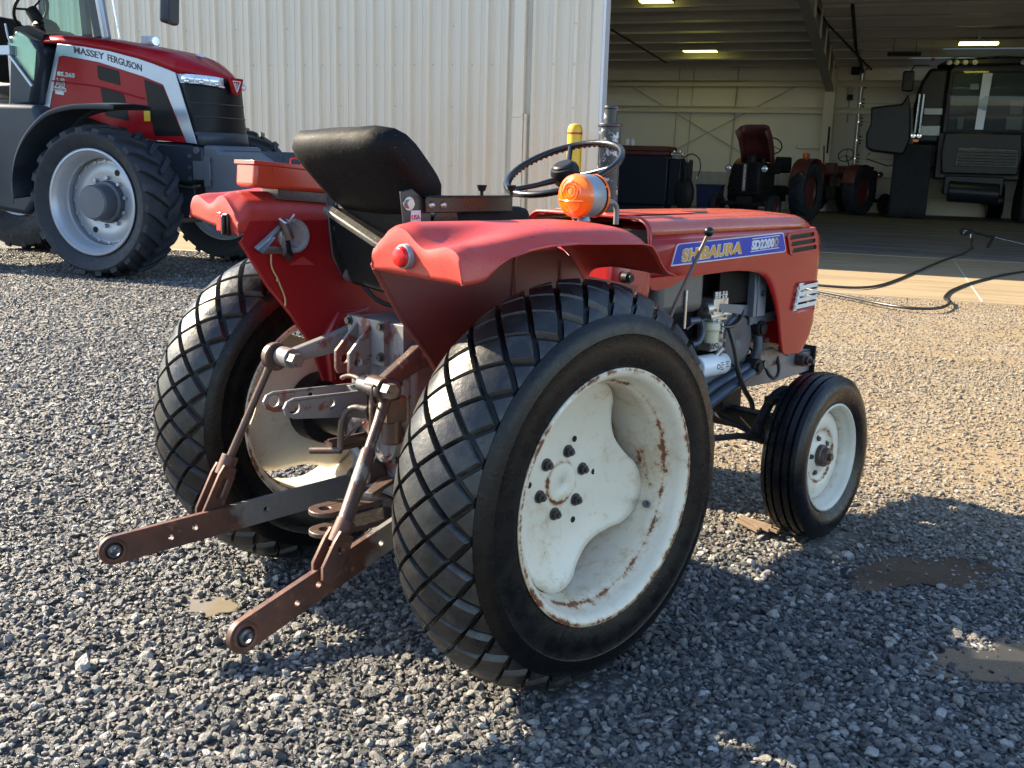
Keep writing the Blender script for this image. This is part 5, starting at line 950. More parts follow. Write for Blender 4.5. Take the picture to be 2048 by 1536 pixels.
b = MB(); b.box(0.70, 0.92, -0.46, -0.42, 1.05, 1.25); b.box(0.84, 0.92, -0.465, -0.455, 0.98, 1.30); b.cyl((0.72, -0.40, 1.36), (0.72, -0.425, 1.36), 0.04, n=16); b.build('front_socket', 'mf_cast', wt, bevel=0.012)
b = MB(); b.box(-0.02, 0.06, -0.463, -0.455, 1.66, 1.78); b.build('warning_sticker', 'yellow_sleeve', hd)
# mudguard over the near front wheel (and the far one)
for s in (-1,):
    b = MB(); path = [(-0.98, 0.80), (-0.985, 1.0), (-0.93, 1.22), (-0.83, 1.40), (-0.68, 1.56), (-0.46, 1.71), (-0.17, 1.78), (0.10, 1.795), (0.40, 1.79)]
    P = smooth_path([(x, 0, z) for x, z in path], 4)
    b.rings([[Vector((p.x, s * y, p.z - dz)) for y, dz in ((1.31, 0.05), (1.30, 0.0), (1.0, -0.025), (0.72, -0.02), (0.70, 0.03))] for p in P], cap=False, close=False); b.build('mudguard', 'mf_dark', K, solid=0.012, angle=50)
# cab
cb = MB(); cb.box(-3.4, -1.25, -0.70, 0.70, 1.15, 1.75); cb.box(-1.9, -1.45, -0.50, 0.50, 1.7, 2.48); cab = cb.build('cab_base', 'mf_dark', K, loc=(0.12, 0.03, 0), bevel=0.05)
b = MB(); b.prism([(-3.2, 0.80), (-1.30, 0.60), (-1.02, 0.9), (-1.0, 1.55), (-1.08, 1.80), (-3.2, 1.84)], -0.97, -0.70); b.prism([(-3.2, 0.80), (-1.30, 0.60), (-1.02, 0.9), (-1.0, 1.55), (-1.08, 1.80), (-3.2, 1.84)], 0.70, 0.97); b.build('tank_skirt', 'mf_dark', cab, bevel=0.06, seg=3)
b = MB(); b.prism([(-1.82, 1.80), (-1.50, 1.82), (-1.34, 2.3), (-1.37, 2.50), (-1.65, 2.62), (-1.76, 2.3)], -0.60, -0.45); b.prism([(-1.82, 1.80), (-1.50, 1.82), (-1.34, 2.3), (-1.37, 2.50), (-1.65, 2.62), (-1.76, 2.3)], 0.60, 0.45); b.prism([(-1.85, 1.8), (-1.42, 1.82), (-1.34, 2.42), (-1.42, 2.5), (-1.85, 2.58)], -0.5, 0.5); b.build('bulkhead', 'mf_dark', cab, bevel=0.03)
def pillar(nm, a, c, wd, th, mat='mf_dark'): 
    b = MB(); b.bar(a, c, wd, th, (1, 0, 0)); return b.build(nm, mat, cab, bevel=0.01)
pillar('pillar', (-0.49, -0.55, 2.53), (-0.62, -0.60, 3.6), 0.13, 0.10); pillar('pillar', (-1.75, 0.66, 2.45), (-1.85, 0.70, 3.6), 0.10, 0.08); pillar('pillar', (-2.6, -0.85, 1.8), (-2.6, -0.85, 3.6), 0.10, 0.08); pillar('pillar', (-2.6, 0.85, 1.8), (-2.6, 0.85, 3.6), 0.10, 0.08)
b = MB(); b.bar((-0.40, -0.58, 2.50), (-0.53, -0.63, 3.6), 0.085, 0.09, (1, 0, 0)); b.build('air_stack', 'mf_silver', cab, bevel=0.03, seg=3)
b = MB(); b.cyl((-0.16, -0.66, 2.5), (-0.31, -0.70, 3.6), 0.011, n=8); b.build('grab_rail', 'bright_steel', cab)
b = MB(); b.box(-2.8, -0.3, -0.85, 0.85, 3.6, 3.8); b.build('cab_roof', 'mf_dark', cab, bevel=0.06)
b = MB()
b.add([(-1.15, -0.66, 2.56), (-0.55, -0.58, 2.56), (-0.68, -0.62, 3.6), (-1.3, -0.70, 3.6)], [(0, 1, 2, 3)]); b.build('windscreen', 'tint_glass', cab)
b = MB(); b.add([(-1.85, 0.82, 1.85), (-2.55, 0.82, 1.85), (-2.55, 0.82, 3.55), (-1.95, 0.80, 3.55)], [(0, 1, 2, 3)]); b.build('door_glass', 'tint_glass', cab)
b = MB(); b.prism([(-1.56, 2.46), (-1.41, 2.58), (-1.29, 2.52), (-1.18, 2.38), (-1.24, 2.06), (-1.32, 2.03), (-1.44, 2.26), (-1.54, 2.34)], -0.80, -0.785); b.build('door_window', 'tint_glass', cab)
b = MB(); b.bar((-1.56, -0.81, 2.36), (-1.24, -0.81, 2.00), 0.03, 0.03); b.box(-2.0, -1.50, -0.84, -0.76, 2.33, 2.43); b.tube(smooth_path([(-1.57, -0.80, 2.66), (-1.55, -0.80, 2.54), (-1.52, -0.80, 2.46)], 4), 0.012, 8); b.build('door_handle', 'mf_silver', cab, bevel=0.004)
b = MB(); c0 = Vector((-1.58, -0.10, 2.84)); b.tube([c0 + Vector((0.10 * math.cos(t) * 1.0, 0.24 * math.sin(t), 0.20 * math.cos(t))) for t in [2 * math.pi * i / 40 for i in range(40)]], 0.02, 8, closed=True)
for t in (0.6, 2.6, 4.6): b.tube([c0, c0 + Vector((0.10 * math.cos(t), 0.24 * math.sin(t), 0.20 * math.cos(t)))], 0.014, 6)
b.tube([c0, (-1.30, -0.08, 2.45)], 0.07, 12); b.ball((-1.40, -0.08, 2.62), 0.15, 14, sq=(1, 1.1, .8)); b.prism([(-1.6, 2.30), (-1.12, 2.42), (-1.08, 2.52), (-1.30, 2.62), (-1.5, 2.60)], -0.45, 0.20)
for k, (dy, dz) in enumerate(((0.24, 0.10), (0.27, 0.05), (0.26, -0.02), (0.23, -0.06))): b.tube([(-1.38, -0.08 - 0.05, 2.66), (-1.32, -0.08 - dy, 2.66 + dz)], 0.011, 6)
b.v = [v + Vector((-0.30, 0.0, 0.07)) for v in b.v]; b.build('steering_wheel', 'black_plastic', cab, angle=60)
b = MB(); b.box(-2.35, -1.85, -0.28, 0.28, 1.9, 2.1); b.box(-2.5, -2.35, -0.26, 0.26, 2.0, 2.85); b.build('driver_seat', 'black_plastic', cab, bevel=0.06)
# mirror, on an arm from the roof
b = MB(); b.box(-0.05, 0.05, -0.15, 0.15, -0.30, 0.14); b.M = None
mi = b.build('mirror', 'mf_dark', K, loc=(0.93, -1.03, 2.88), bevel=0.035, seg=3); mi.rotation_euler = (0, rad(3), rad(15))
b = MB(); b.tube([(0, 0, 0.12), (-0.05, 0.05, 0.7), (-1.3, 0.3, 0.75)], 0.02, 8); b.build('mirror_arm', 'mf_dark', mi)

b = MB(); b.tube(smooth_path([(0.42, -0.42, 1.12), (0.50, -0.50, 1.0), (0.66, -0.50, 0.96), (0.80, -0.46, 0.99)], 6), 0.018, 8); b.tube(smooth_path([(0.20, -0.40, 1.10), (0.16, -0.58, 0.98), (0.05, -0.70, 0.90)], 5), 0.022, 8); b.build('hydraulic_hose', 'hose_rubber', K)
b = MB(); b.cyl((0.26, -0.55, 0.98), (0.26, -0.45, 0.98), 0.09, n=20); b.box(0.20, 0.34, -0.56, -0.40, 0.74, 0.92); b.build('steering_knuckle', 'mf_cast', K, bevel=0.02)
for z in (1.08, 1.20, 1.32): b = MB(); b.bolt((0.62, -0.402, z - 0.02), (0, -1, 0), 0.016, 0.02); b.build('frame_bolt', 'mf_cast', K)
# ------------------------------------------------------------------ what stands inside the shed
# combine
H = empty('combine_harvester', P_un(1.82, 30.5, 0), RZ)
tag(H, 'dark combine harvester on rubber tracks, facing out of the shed on the right', 'combine')
b = MB(); o = [(0.0, 2.0), (0.20, 2.16), (1.0, 2.16), (1.5, 1.4), (2.2, 0.7), (2.2, 0.1), (2.0, 0.0), (-0.15, 0.0), (-0.30, 0.12), (-0.30, 0.35)]
o = [(0.15, 2.18), (0.55, 2.18), (2.2, 0.75), (2.3, 0.25), (2.1, 0.0), (0.0, 0.0), (-0.12, 0.12), (-0.14, 0.30)]
def track(u0, u1):
    b = MB(); b.prism(o, u0, u1, 'yz'); tr = b.build('track', 'track_rubber', H, bevel=0.06, seg=3)
    b = MB(); pts = [(0.08, 2.16), (-0.19, 0.30)]
    for k in range(26):
        f = k / 25; z = 0.12 + 2.0 * f; y = -0.15 + 0.30 * (z / 2.18) - 0.005; c = (u0 + u1) / 2
        for s in (-1, 1): b.bar((c + s * 0.04, y - 0.012, z), (c + s * (u1 - u0) * 0.47, y - 0.012, z - 0.13), 0.03, 0.05, (0, 0, 1))
    b.build('track_lug', 'track_rubber', tr); return tr
track(-0.62, 0.44); track(2.95, 4.0)
b = MB(); b.box(0.55, 2.85, 0.2, 3.5, 1.2, 2.55); b.box(-0.1, 3.6, 1.2, 4.0, 1.5, 3.9); b.box(0.72, 2.75, -0.10, 0.25, 1.35, 2.55); b.prism([(0.72, 2.52), (0.66, 1.9), (0.74, 1.35), (2.75, 1.35), (2.82, 1.9), (2.75, 2.52)], -0.14, -0.05, 'xz'); body = b.build('body', 'combine_dark', H, bevel=0.06)
b = MB(); b.prism([(1.10, 2.12), (1.06, 1.58), (2.74, 1.56), (2.70, 2.08)], -0.16, -0.13, 'xz', holes=None or ()); b.build('feeder_opening', 'black_gloss', body, bevel=0.02)
b = MB()
for k in range(5): b.cyl((1.12, -0.17, 1.66 + 0.085 * k), (2.68, -0.17, 1.65 + 0.085 * k), 0.035, n=12)
b.build('feeder_roller', 'mf_cast', body)
b = MB(); b.cyl((0.98, 0.1, 0.85), (2.35, 0.1, 0.80), 0.30, n=28); b.box(0.85, 2.45, 0.1, 1.0, 0.75, 1.3); b.build('axle_housing', 'combine_dark', H, bevel=0.03)
b = MB(); b.cyl((2.3, 3.0, 0.55), (2.75, 3.0, 0.55), 0.55, n=36); b.cyl((-0.3, 4.5, 0.6), (0.2, 4.5, 0.6), 0.6, n=36); b.build('rear_wheel', 'rubber_front', H, bevel=0.06, seg=3)
b = MB(); b.prism([(0.62, 2.50), (0.66, 4.30), (0.82, 4.48), (3.0, 4.50), (3.1, 4.30), (3.1, 2.50)], 0.28, 1.9, 'xz'); cabc = b.build('cab', 'combine_dark', H, bevel=0.05)
b = MB(); b.rings([[Vector((x, y - 0.03 * math.sin((x - .75) / 2.25 * math.pi) * 3, z)) for z, y in ((2.58, 0.22), (3.3, 0.10), (4.25, 0.20))] for x in (0.76, 1.2, 1.7, 2.2, 2.7, 2.98)], cap=False, close=False); b.build('windscreen', 'combine_glass', cabc)
b = MB(); b.box(0.80, 2.9, 0.262, 0.275, 2.6, 4.2); b.build('cab_lining', 'mf_cast', cabc)
b = MB(); b.box(1.02, 1.20, 0.20, 0.26, 2.62, 2.95); b.box(2.30, 2.75, 0.20, 0.26, 2.62, 3.0); b.box(2.36, 2.72, 0.20, 0.26, 3.05, 3.45); b.build('cab_interior', 'steel_dim', cabc, bevel=0.03)
b = MB(); b.prism([(1.50, 2.62), (1.72, 2.62), (1.80, 4.18), (1.55, 4.18)], 0.04, 0.055, 'xz'); b.build('glass_reflection', 'mf_silver', cabc)  # silver strip standing in for a reflection on the cab glass
b = MB(); b.box(1.25, 1.50, 0.22, 0.25, 3.72, 3.92); b.build('monitor', 'lamp_shell', cabc, bevel=0.02)
b = MB(); b.prism([(0.30, 4.40), (0.62, 4.56), (2.2, 4.64), (3.4, 4.58), (3.5, 4.44), (2.0, 4.40)], 0.0, 2.0, 'xz'); b.build('cab_roof', 'combine_dark', cabc, bevel=0.05)
b = MB(); b.tube([(0.55, -0.02, 4.56), (0.9, -0.03, 4.63), (1.45, -0.03, 4.60), (1.7, -0.03, 4.63), (2.1, -0.03, 4.65)], 0.014, 6); b.build('roof_trim', 'bright_steel', cabc)
for x in (0.62, 0.82, 1.05, 1.30, 2.55, 2.78):
    b = MB(); b.lathe([(0.0, 0.075), (-0.03, 0.07), (-0.035, 0.0005)], c=(x, 0.0, 4.47), axis='y', n=18); b.build('work_lamp', 'lamp_shell', cabc)
b = MB(); b.cyl((0.18, 0.3, 4.55), (0.18, 0.3, 4.63), 0.05, n=14); b.build('beacon', 'lens_red', cabc)
# side bodywork: swung-up panel, grain side, ladder, mirror, position lamps
b = MB(); b.prism([(-0.10, 2.2), (-0.20, 3.3), (-0.08, 3.95), (0.12, 4.35), (0.66, 4.36), (0.62, 2.2)], 0.35, 2.2, 'xz'); b.build('side_body', 'combine_dark', H, bevel=0.10, seg=3)
b = MB(); b.prism([(-1.40, 3.22), (-0.55, 3.32), (-0.38, 3.62), (-0.28, 3.16), (-0.20, 2.30), (-0.35, 1.85), (-1.28, 1.95), (-1.44, 2.05), (-1.46, 2.45), (-1.36, 2.75)], 0.0, 1.3, 'xz'); sp = b.build('side_panel', 'combine_dark', H, bevel=0.06)
b = MB(); b.tube([(-1.30, -0.02, 1.9), (-1.38, -0.02, 1.72), (-0.75, -0.02, 1.52), (-0.58, -0.02, 1.58), (-0.48, -0.02, 1.85)], 0.022, 6); b.build('panel_rail', 'combine_dark', sp)
b = MB(); b.box(0.08, 0.60, 0.24, 0.34, 3.02, 3.22); b.box(0.0, 0.58, 0.20, 0.34, 2.42, 2.72); b.build('side_mirror_glass', 'lamp_shell', H, bevel=0.02)
b = MB(); b.tube([(-0.10, 0.1, 2.5), (-0.08, 0.1, 3.6)], 0.03, 8); b.tube([(0.02, 0.1, 2.5), (0.04, 0.1, 3.6)], 0.03, 8); b.build('handrail', 'bright_steel', H)
b = MB(); b.box(-0.60, -0.28, -0.06, 0.08, 3.66, 4.25); mm = b.build('mirror', 'combine_dark', H, bevel=0.05, seg=3)
b = MB(); b.tube([(-0.38, 0.0, 4.25), (-0.30, 0.05, 4.40), (0.10, 0.3, 4.42)], 0.02, 6); b.build('mirror_arm', 'combine_dark', mm)
for x in (-0.14, 0.02):
    b = MB(); b.lathe([(0, 0.068), (-0.03, 0.064), (-0.035, 0.0005)], c=(x, -0.16, 2.41), axis='y', n=18); b.build('headlight', 'clear_lens', H)
b = MB(); b.box(-0.15, 0.03, -0.17, -0.10, 2.22, 2.32); b.build('turn_lamp', 'amber', H, bevel=0.02)
# old red tractor with its hood tipped up, nose towards the door
def old_tractor(name, loc, rz, label, sc, hood_up=True, lever=False):
    A = empty(name, loc, rz); A.scale = (sc, sc, sc); tag(A, label, 'tractor')
    for s in (-1, 1):
        b = MB(); b.lathe([(s * 0.05, 0.0005), (s * 0.05, 0.15), (s * 0.0, 0.22), (s * 0.03, 0.40), (s * 0.10, 0.41)], n=40); w_ = b.build('rear_wheel', 'old_red', A, loc=(0, s * 0.80, 0.72), solid=0.01, soff=0); ag_tyre('tyre', w_, 0.72, 0.19, 0.40, 18, 'rubber_mf', 0.04, flip=-1)
        b = MB(); b.lathe([(s * 0.02, 0.0005), (s * 0.02, 0.10), (s * 0.0, 0.19), (s * 0.06, 0.20)], n=32); w_ = b.build('front_wheel', 'old_red', A, loc=(1.75, s * 0.72, 0.33), solid=0.01, soff=0); b = MB(); b.lathe([(-.06, .195), (-.085, .24), (-.08, .30), (-.05, .318), (-.045, .305), (-.02, .31), (-.015, .328), (.015, .328), (.02, .31), (.045, .305), (.05, .318), (.08, .30), (.085, .24), (.06, .195)], n=48); b.build('tyre', 'rubber_mf', w_)
        b = MB(); P = smooth_path([(-0.70, 0, 0.95), (-0.55, 0, 1.35), (-0.1, 0, 1.52), (0.35, 0, 1.40), (0.58, 0, 1.08), (0.62, 0, 0.8)], 4); b.rings([[Vector((p.x, s * y, p.z)) for y in (0.58, 0.60, 0.80, 0.98)] for p in P], cap=False, close=False); b.prism([(-0.6, 0.8), (-0.5, 1.33), (-0.1, 1.50), (0.33, 1.38), (0.56, 1.05), (0.55, 0.7)], s * 0.575, s * 0.585); b.build('fender', 'old_red', A, solid=0.012)
    b = MB(); b.box(-0.3, 1.6, -0.17, 0.17, 0.45, 0.85); b.box(0.55, 1.55, -0.20, 0.20, 0.80, 1.15); b.bar((1.75, -0.66, 0.42), (1.75, 0.66, 0.42), 0.10, 0.10); b.box(1.6, 1.85, -0.2, 0.2, 0.4, 0.6); b.cyl((0, -0.75, 0.72), (0, 0.75, 0.72), 0.10, n=18); b.build('chassis', 'engine_dark', A, bevel=0.02)
    b = MB(); b.box(0.35, 1.62, -0.26, 0.26, 1.12, 1.38); b.prism([(1.60, 0.60), (1.78, 0.62), (1.84, 0.85), (1.84, 1.30), (1.76, 1.36), (1.60, 1.36)], -0.36, 0.36); bd = b.build('body', 'old_red' if not hood_up else 'engine_dark', A, bevel=0.04)
    b = MB(); b.box(1.80, 1.86, -0.30, 0.30, 0.72, 1.34); b.build('grille', 'old_red' if lever else 'mf_mesh', bd, bevel=0.02)
    b = MB(); b.box(1.860, 1.872, -0.055, 0.055, 0.70, 1.36); st = b.build('grille_strip', 'old_red', bd)
    b = MB(); b.box(1.874, 1.876, -0.028, 0.028, 0.74, 1.33); b.build('strip_plate', 'decal_white', st)
    b = MB()
    for k in range(7): b.box(1.8765, 1.878, -0.02 + 0.01 * (k % 2), 0.018 - 0.012 * (k % 3), 0.77 + 0.078 * k, 0.79 + 0.078 * k)
    b.build('strip_marks', 'decal_black', st)
    for s in (-1, 1):
        b = MB(); b.lathe([(-0.10, 0.02), (-0.06, 0.075), (0.0, 0.085), (0.02, 0.08)], c=(1.80, s * 0.46, 1.24), axis='x', n=24); hl = b.build('headlight', 'old_red', A); b = MB(); b.lathe([(0.018, 0.078), (0.035, 0.05), (0.04, 0.0005)], c=(1.80, s * 0.46, 1.24), axis='x', n=24); b.build('headlight_glass', 'clear_lens', hl)
    if hood_up:
        b = MB(); P = [(0.95, 1.40), (1.05, 1.75), (1.22, 2.05), (1.45, 2.26)]
        b.rings([[Vector((x - dx, y, z + dz)) for y, dx, dz in ((-0.38, -0.30, -0.18), (-0.36, -0.05, -0.04), (-0.24, 0.0, 0.0), (0.24, 0.0, 0.0), (0.36, -0.05, -0.04), (0.38, -0.30, -0.18))] for x, z in P], cap=False, close=False); b.build('raised_hood', 'old_red', A, solid=0.015)
        b = MB(); b.cyl((1.4, -0.05, 1.36), (1.4, -0.05, 1.55), 0.13, n=20); b.cyl((1.2, 0.15, 1.36), (1.2, 0.15, 1.5), 0.08, n=16); b.build('air_cleaner', 'black_plastic', A, bevel=0.02)
    else:
        b = MB(); b.box(0.35, 1.70, -0.30, 0.30, 1.36, 1.48); b.build('hood', 'old_red', A, bevel=0.05, seg=3)
    b = MB(); c0 = Vector((0.42, 0, 1.80)); b.tube([c0 + Vector((0.08 * math.cos(t), 0.26 * math.sin(t), 0.19 * math.cos(t))) for t in [2 * math.pi * i / 40 for i in range(40)]], 0.016, 8, closed=True)
    for t in (0.0, 2.1, 4.2): b.tube([c0, c0 + Vector((0.08 * math.cos(t), 0.26 * math.sin(t), 0.19 * math.cos(t)))], 0.010, 6)
    b.tube([c0, (0.75, 0, 1.35)], 0.02, 8); b.build('steering_wheel', 'black_plastic', A)
    b = MB(); b.box(-0.35, 0.05, -0.24, 0.24, 1.15, 1.25); b.box(-0.42, -0.33, -0.22, 0.22, 1.2, 1.55); b.build('seat', 'black_plastic' if hood_up else 'old_red', A, bevel=0.05)
    b = MB(); b.lathe([(0.0, 0.07), (0.09, 0.065), (0.10, 0.0005)], c=(0.18, 0.80, 1.58), axis='x', n=20); tl = b.build('turn_lamp', 'amber', A); b = MB(); b.cyl((0.18, 0.80, 1.58), (0.10, 0.80, 1.58), 0.072, n=20); b.cyl((0.14, 0.80, 1.42), (0.14, 0.80, 1.52), 0.02, n=8); b.build('lamp_shell', 'lamp_shell', tl)
    if lever:
        b = MB(); b.tube([(-0.5, 0.15, 1.1), (-0.62, 0.16, 2.05)], 0.022, 8); b.tube([(-0.75, -0.35, 0.6), (-0.72, -0.36, 1.55)], 0.025, 8); b.tube([(-0.75, 0.35, 0.6), (-0.72, 0.36, 1.5)], 0.025, 8); b.build('lever', 'engine_dark', A)
    return A
rz_old = RZ + rad(-90) + rad(-17)
old_tractor('vintage_tractor', P_un(-1.72, 26.3, 0.0), rz_old, 'old red tractor inside the shed with its hood tipped up and round headlights', 1.08)
old_tractor('vintage_tractor', P_un(-0.42, 31.8, 0.0), RZ + rad(62), 'old red tractor in the back of the shed, between the raised-hood tractor and the combine', 1.02, hood_up=False, lever=True)
# dark cabinet with red top, hydraulic fittings and hanging hoses
Q = empty('machine_cabinet', P_un(-4.9, 24.0, 0), RZ); tag(Q, 'tall black machine with a dull red top and grey fittings, left inside the shed doorway', 'machine')
b = MB(); b.box(-0.95, 0.68, 0.0, 1.2, 0.35, 1.60); b.box(-0.9, 0.62, 0.1, 1.1, 0.06, 0.35); cbn = b.build('cabinet_body', 'combine_dark', Q, bevel=0.03)
b = MB(); b.box(-0.96, 0.70, -0.03, 1.22, 1.60, 1.70); b.box(-0.90, 0.66, 0.0, 1.2, 1.70, 1.84); b.build('cabinet_top', 'old_red', Q, bevel=0.03)
b = MB(); b.box(0.68, 1.15, 0.1, 1.0, 0.35, 1.52); b.build('side_cabinet', 'combine_dark', Q, bevel=0.03)
b = MB(); b.box(0.76, 1.0, 0.08, 0.20, 1.52, 1.70); b.cyl((0.72, 0.12, 1.62), (1.06, 0.12, 1.62), 0.05, n=14); b.cyl((0.80, 0.12, 1.68), (0.80, 0.12, 1.74), 0.04, n=12); b.cyl((0.95, 0.12, 1.68), (0.95, 0.12, 1.74), 0.04, n=12); b.box(1.06, 1.20, 0.06, 0.16, 1.44, 1.54); b.build('valve_block', 'bright_steel', Q, bevel=0.01)
b = MB(); b.tube(smooth_path([(1.05, 0.05, 1.52), (1.12, 0.0, 1.35), (1.16, 0.0, 0.9)], 5), 0.055, 10); b.ball((1.15, 0.02, 0.65), 0.30, 14, sq=(0.85, 0.4, 1.5)); b.build('hanging_cover', 'black_plastic', Q)
b = MB(); b.tube(smooth_path([(1.05, 0.1, 1.55), (1.25, 0.1, 1.66), (1.45, 0.1, 1.55), (1.50, 0.1, 1.30), (1.42, 0.1, 1.05)], 6), 0.016, 8); b.tube(smooth_path([(0.98, 0.05, 1.5), (0.99, 0.05, 1.3), (0.97, 0.05, 0.9)], 4), 0.014, 6); b.build('hydraulic_hose', 'hose_rubber', Q)
b = MB(); b.cyl((1.40, 0.1, 0.98), (1.44, 0.1, 1.12), 0.022, n=10); b.build('hose_end', 'bright_steel', Q)
text('cabinet_lettering', 'F 74', 'decal_white', Q, plane_m((0.80, 0.095, 1.30), (1, 0, 0), (0, 0, 1)), 0.09, ext=0.002) if False else None
for x, lb in ((-0.44, 'white plastic bottle on the red machine top, left of the pair'), (-0.30, 'white plastic bottle on the red machine top, right of the pair')):
    b = MB(); b.lathe([(0, 0.0005), (0, 0.055), (0.11, 0.055), (0.14, 0.03), (0.155, 0.022), (0.175, 0.022), (0.178, 0.0005)], axis='z', n=18); o_ = b.build('bottle', 'white_plastic', None, loc=P_un(-4.9 + x, 24.12, 1.842)); tag(o_, lb, 'bottle', 'bottles on the red machine top')
b = MB(); b.rings([[Vector((x * k, y * k, z)) for x, y in ((-.36, -.26), (.36, -.26), (.36, .26), (-.36, .26))] for z, k in ((0.0, 0.85), (0.82, 1.0), (0.82, 1.06), (0.86, 1.06), (0.86, .96), (0.1, .82))]); o_ = b.build('bin', 'blue_bin', None, loc=P_un(-3.58, 27.0, 0.013), bevel=0.01); o_.rotation_euler = (0, 0, RZ); tag(o_, 'dark blue plastic bin standing behind the black machine in the shed', 'bin')
# pressure-washer lance and hose
W_ = empty('spray_lance', P_un(2.70, 18.2, 0), RZ); tag(W_, 'black pressure washer lance with its steel pipe, propped on the damp shed floor', 'spray lance')
b = MB(); b.prism([(-0.22, 0.30), (-0.17, 0.38), (0.02, 0.345), (0.06, 0.31), (0.05, 0.27), (-0.04, 0.28), (-0.09, 0.235), (-0.17, 0.25)], -0.03, 0.03); b.build('gun_body', 'black_plastic', W_, bevel=0.012)
b = MB(); b.tube([(-0.14, -0.032, 0.27), (-0.12, -0.032, 0.32), (-0.08, -0.032, 0.33)], 0.008, 6); b.build('trigger', 'cream_plastic', W_)
b = MB(); b.tube([(0.05, 0, 0.295), (0.40, 0, 0.225)], 0.022, 10); b.tube([(0.37, 0, 0.23), (0.30, 0, 0.03)], 0.024, 10); b.build('foregrip', 'black_plastic', W_, angle=60)
b = MB(); b.tube([(0.40, 0, 0.225), (0.95, 0, 0.115), (1.7, 0, 0.02)], 0.009, 8); b.cyl((-0.01, 0, 0.27), (-0.01, 0, 0.20), 0.016, n=10); b.build('lance_pipe', 'bright_steel', W_)
px = [(17.62, 5.22, 0.20), (17.52, 5.20, 0.10), (17.50, 5.16, 0.035), (17.0, 5.03, 0.028), (16.13, 4.76, 0.028), (13.85, 4.23, 0.028), (11.75, 3.69, 0.028), (9.97, 3.26, 0.028), (9.25, 3.22, 0.035), (9.0, 3.50, 0.04), (8.9, 3.9, 0.045), (8.6, 3.75, 0.045), (8.42, 3.3, 0.045), (8.21, 2.81, 0.045), (7.99, 2.37, 0.045), (7.93, 2.03, 0.045), (8.15, 1.86, 0.045), (8.57, 1.92, 0.045), (8.92, 2.06, 0.045), (9.06, 2.16, 0.04), (9.53, 2.34, 0.028), (10.23, 2.53, 0.028), (11.52, 2.74, 0.028), (13.41, 2.86, 0.028), (15.5, 2.6, 0.028)]
b = MB(); b.tube(smooth_path(px, 6), 0.0155, 8); o = b.build('pressure_hose', 'hose_rubber', None, angle=60); tag(o, 'long black pressure hose winding over the apron and gravel from the spray lance', 'hose')
# splintered wood by the front wheel
b = MB(); rnd = random.Random(4)
for k in range(7):
    a = Vector((0.0 + rnd.uniform(-.03, .03), -0.05 + 0.013 * k, 0.014 + rnd.uniform(0, .012))); c = a + Vector((0.17 + rnd.uniform(-.04, .05), -0.04 + rnd.uniform(-.015, .015), 0.012 + rnd.uniform(-.008, .01)))
    b.bar(a, c, 0.016, 0.014)
wd = b.build('wood_chunk', 'wood', None, loc=(1.375, -0.275, 0.016), bevel=0.002); wd.rotation_euler = (0, 0, rad(-100)); wd.scale = (0.8, 0.62, 0.8); tag(wd, 'splintered piece of wood on the gravel beside the small front wheel', 'wood')
b = MB()
for k in range(5): b.ball((rnd.uniform(-.05, .05), rnd.uniform(-.03, .03), rnd.uniform(0.01, .03)), rnd.uniform(.022, .04), 7, sq=(1.4, .8, .7))
o = b.build('charred_lump', 'char', None, loc=(1.425, -0.38, 0.012), smooth=False); o.scale = (0.7, 0.7, 0.7); tag(o, 'black crumbled lump lying between the wood splinters and the small front wheel', 'debris')
# ------------------------------------------------------------------ ground, puddles, loose gravel
PUD = [((-0.488, 0.403), 0.085, 0.065, -0.75, 11), ((1.42, -0.93), 0.30, 0.13, -0.45, 12), ((1.02, -1.45), 0.26, 0.15, -0.75, 13)]
def blob(c, a, bb, rot, seed, k=1.0, n=48):
    r = random.Random(seed); ph = [(r.uniform(0, 6.28), r.uniform(0.05, 0.15)) for _ in range(6)]; out = []
    for i in range(n):
        t = 2 * math.pi * i / n; m = k * (1 + sum(am * math.sin((q + 2) * t + p) for q, (p, am) in enumerate(ph)))
        x, y = a * m * math.cos(t), bb * m * math.sin(t); out.append((c[0] + x * math.cos(rot) - y * math.sin(rot), c[1] + x * math.sin(rot) + y * math.cos(rot)))
    return out
m, N, L, B, co = newmat('ground_dirt')
sx = N.new('ShaderNodeSeparateXYZ'); L.new(co, sx.inputs[0])
uu = mth(N, L, 'ADD', mth(N, L, 'MULTIPLY', sx.outputs[0], 0.4236), mth(N, L, 'MULTIPLY', sx.outputs[1], -0.9058))
nn_ = mth(N, L, 'ADD', mth(N, L, 'MULTIPLY', sx.outputs[0], 0.9058), mth(N, L, 'MULTIPLY', sx.outputs[1], 0.4236))
big = noise(N, L, co, 0.9, 5); wob = mth(N, L, 'MULTIPLY', mth(N, L, 'SUBTRACT', big, 0.5), 2.4)
def rs(v, a, b_): return ramp(N, L, mth(N, L, 'DIVIDE', mth(N, L, 'SUBTRACT', v, a), b_ - a), [(0.0, 0.0), (1.0, 1.0)])
sand = mth(N, L, 'MULTIPLY', rs(mth(N, L, 'ADD', uu, wob), -1.4, 0.6), rs(mth(N, L, 'ADD', nn_, mth(N, L, 'MULTIPLY', wob, 0.3)), 0.7, 2.0))
fine = noise(N, L, co, 34, 8, 0.7)
dirt = mixc(N, L, fine, (0.035, 0.032, 0.029), (0.075, 0.069, 0.06)); sandc = mixc(N, L, fine, (0.15, 0.105, 0.055), (0.25, 0.182, 0.10))
vo = N.new('ShaderNodeTexVoronoi'); vo.inputs['Scale'].default_value = 34; L.new(co, vo.inputs['Vector'])
gv = N.new('ShaderNodeSeparateXYZ'); L.new(vo.outputs['Color'], gv.inputs[0])
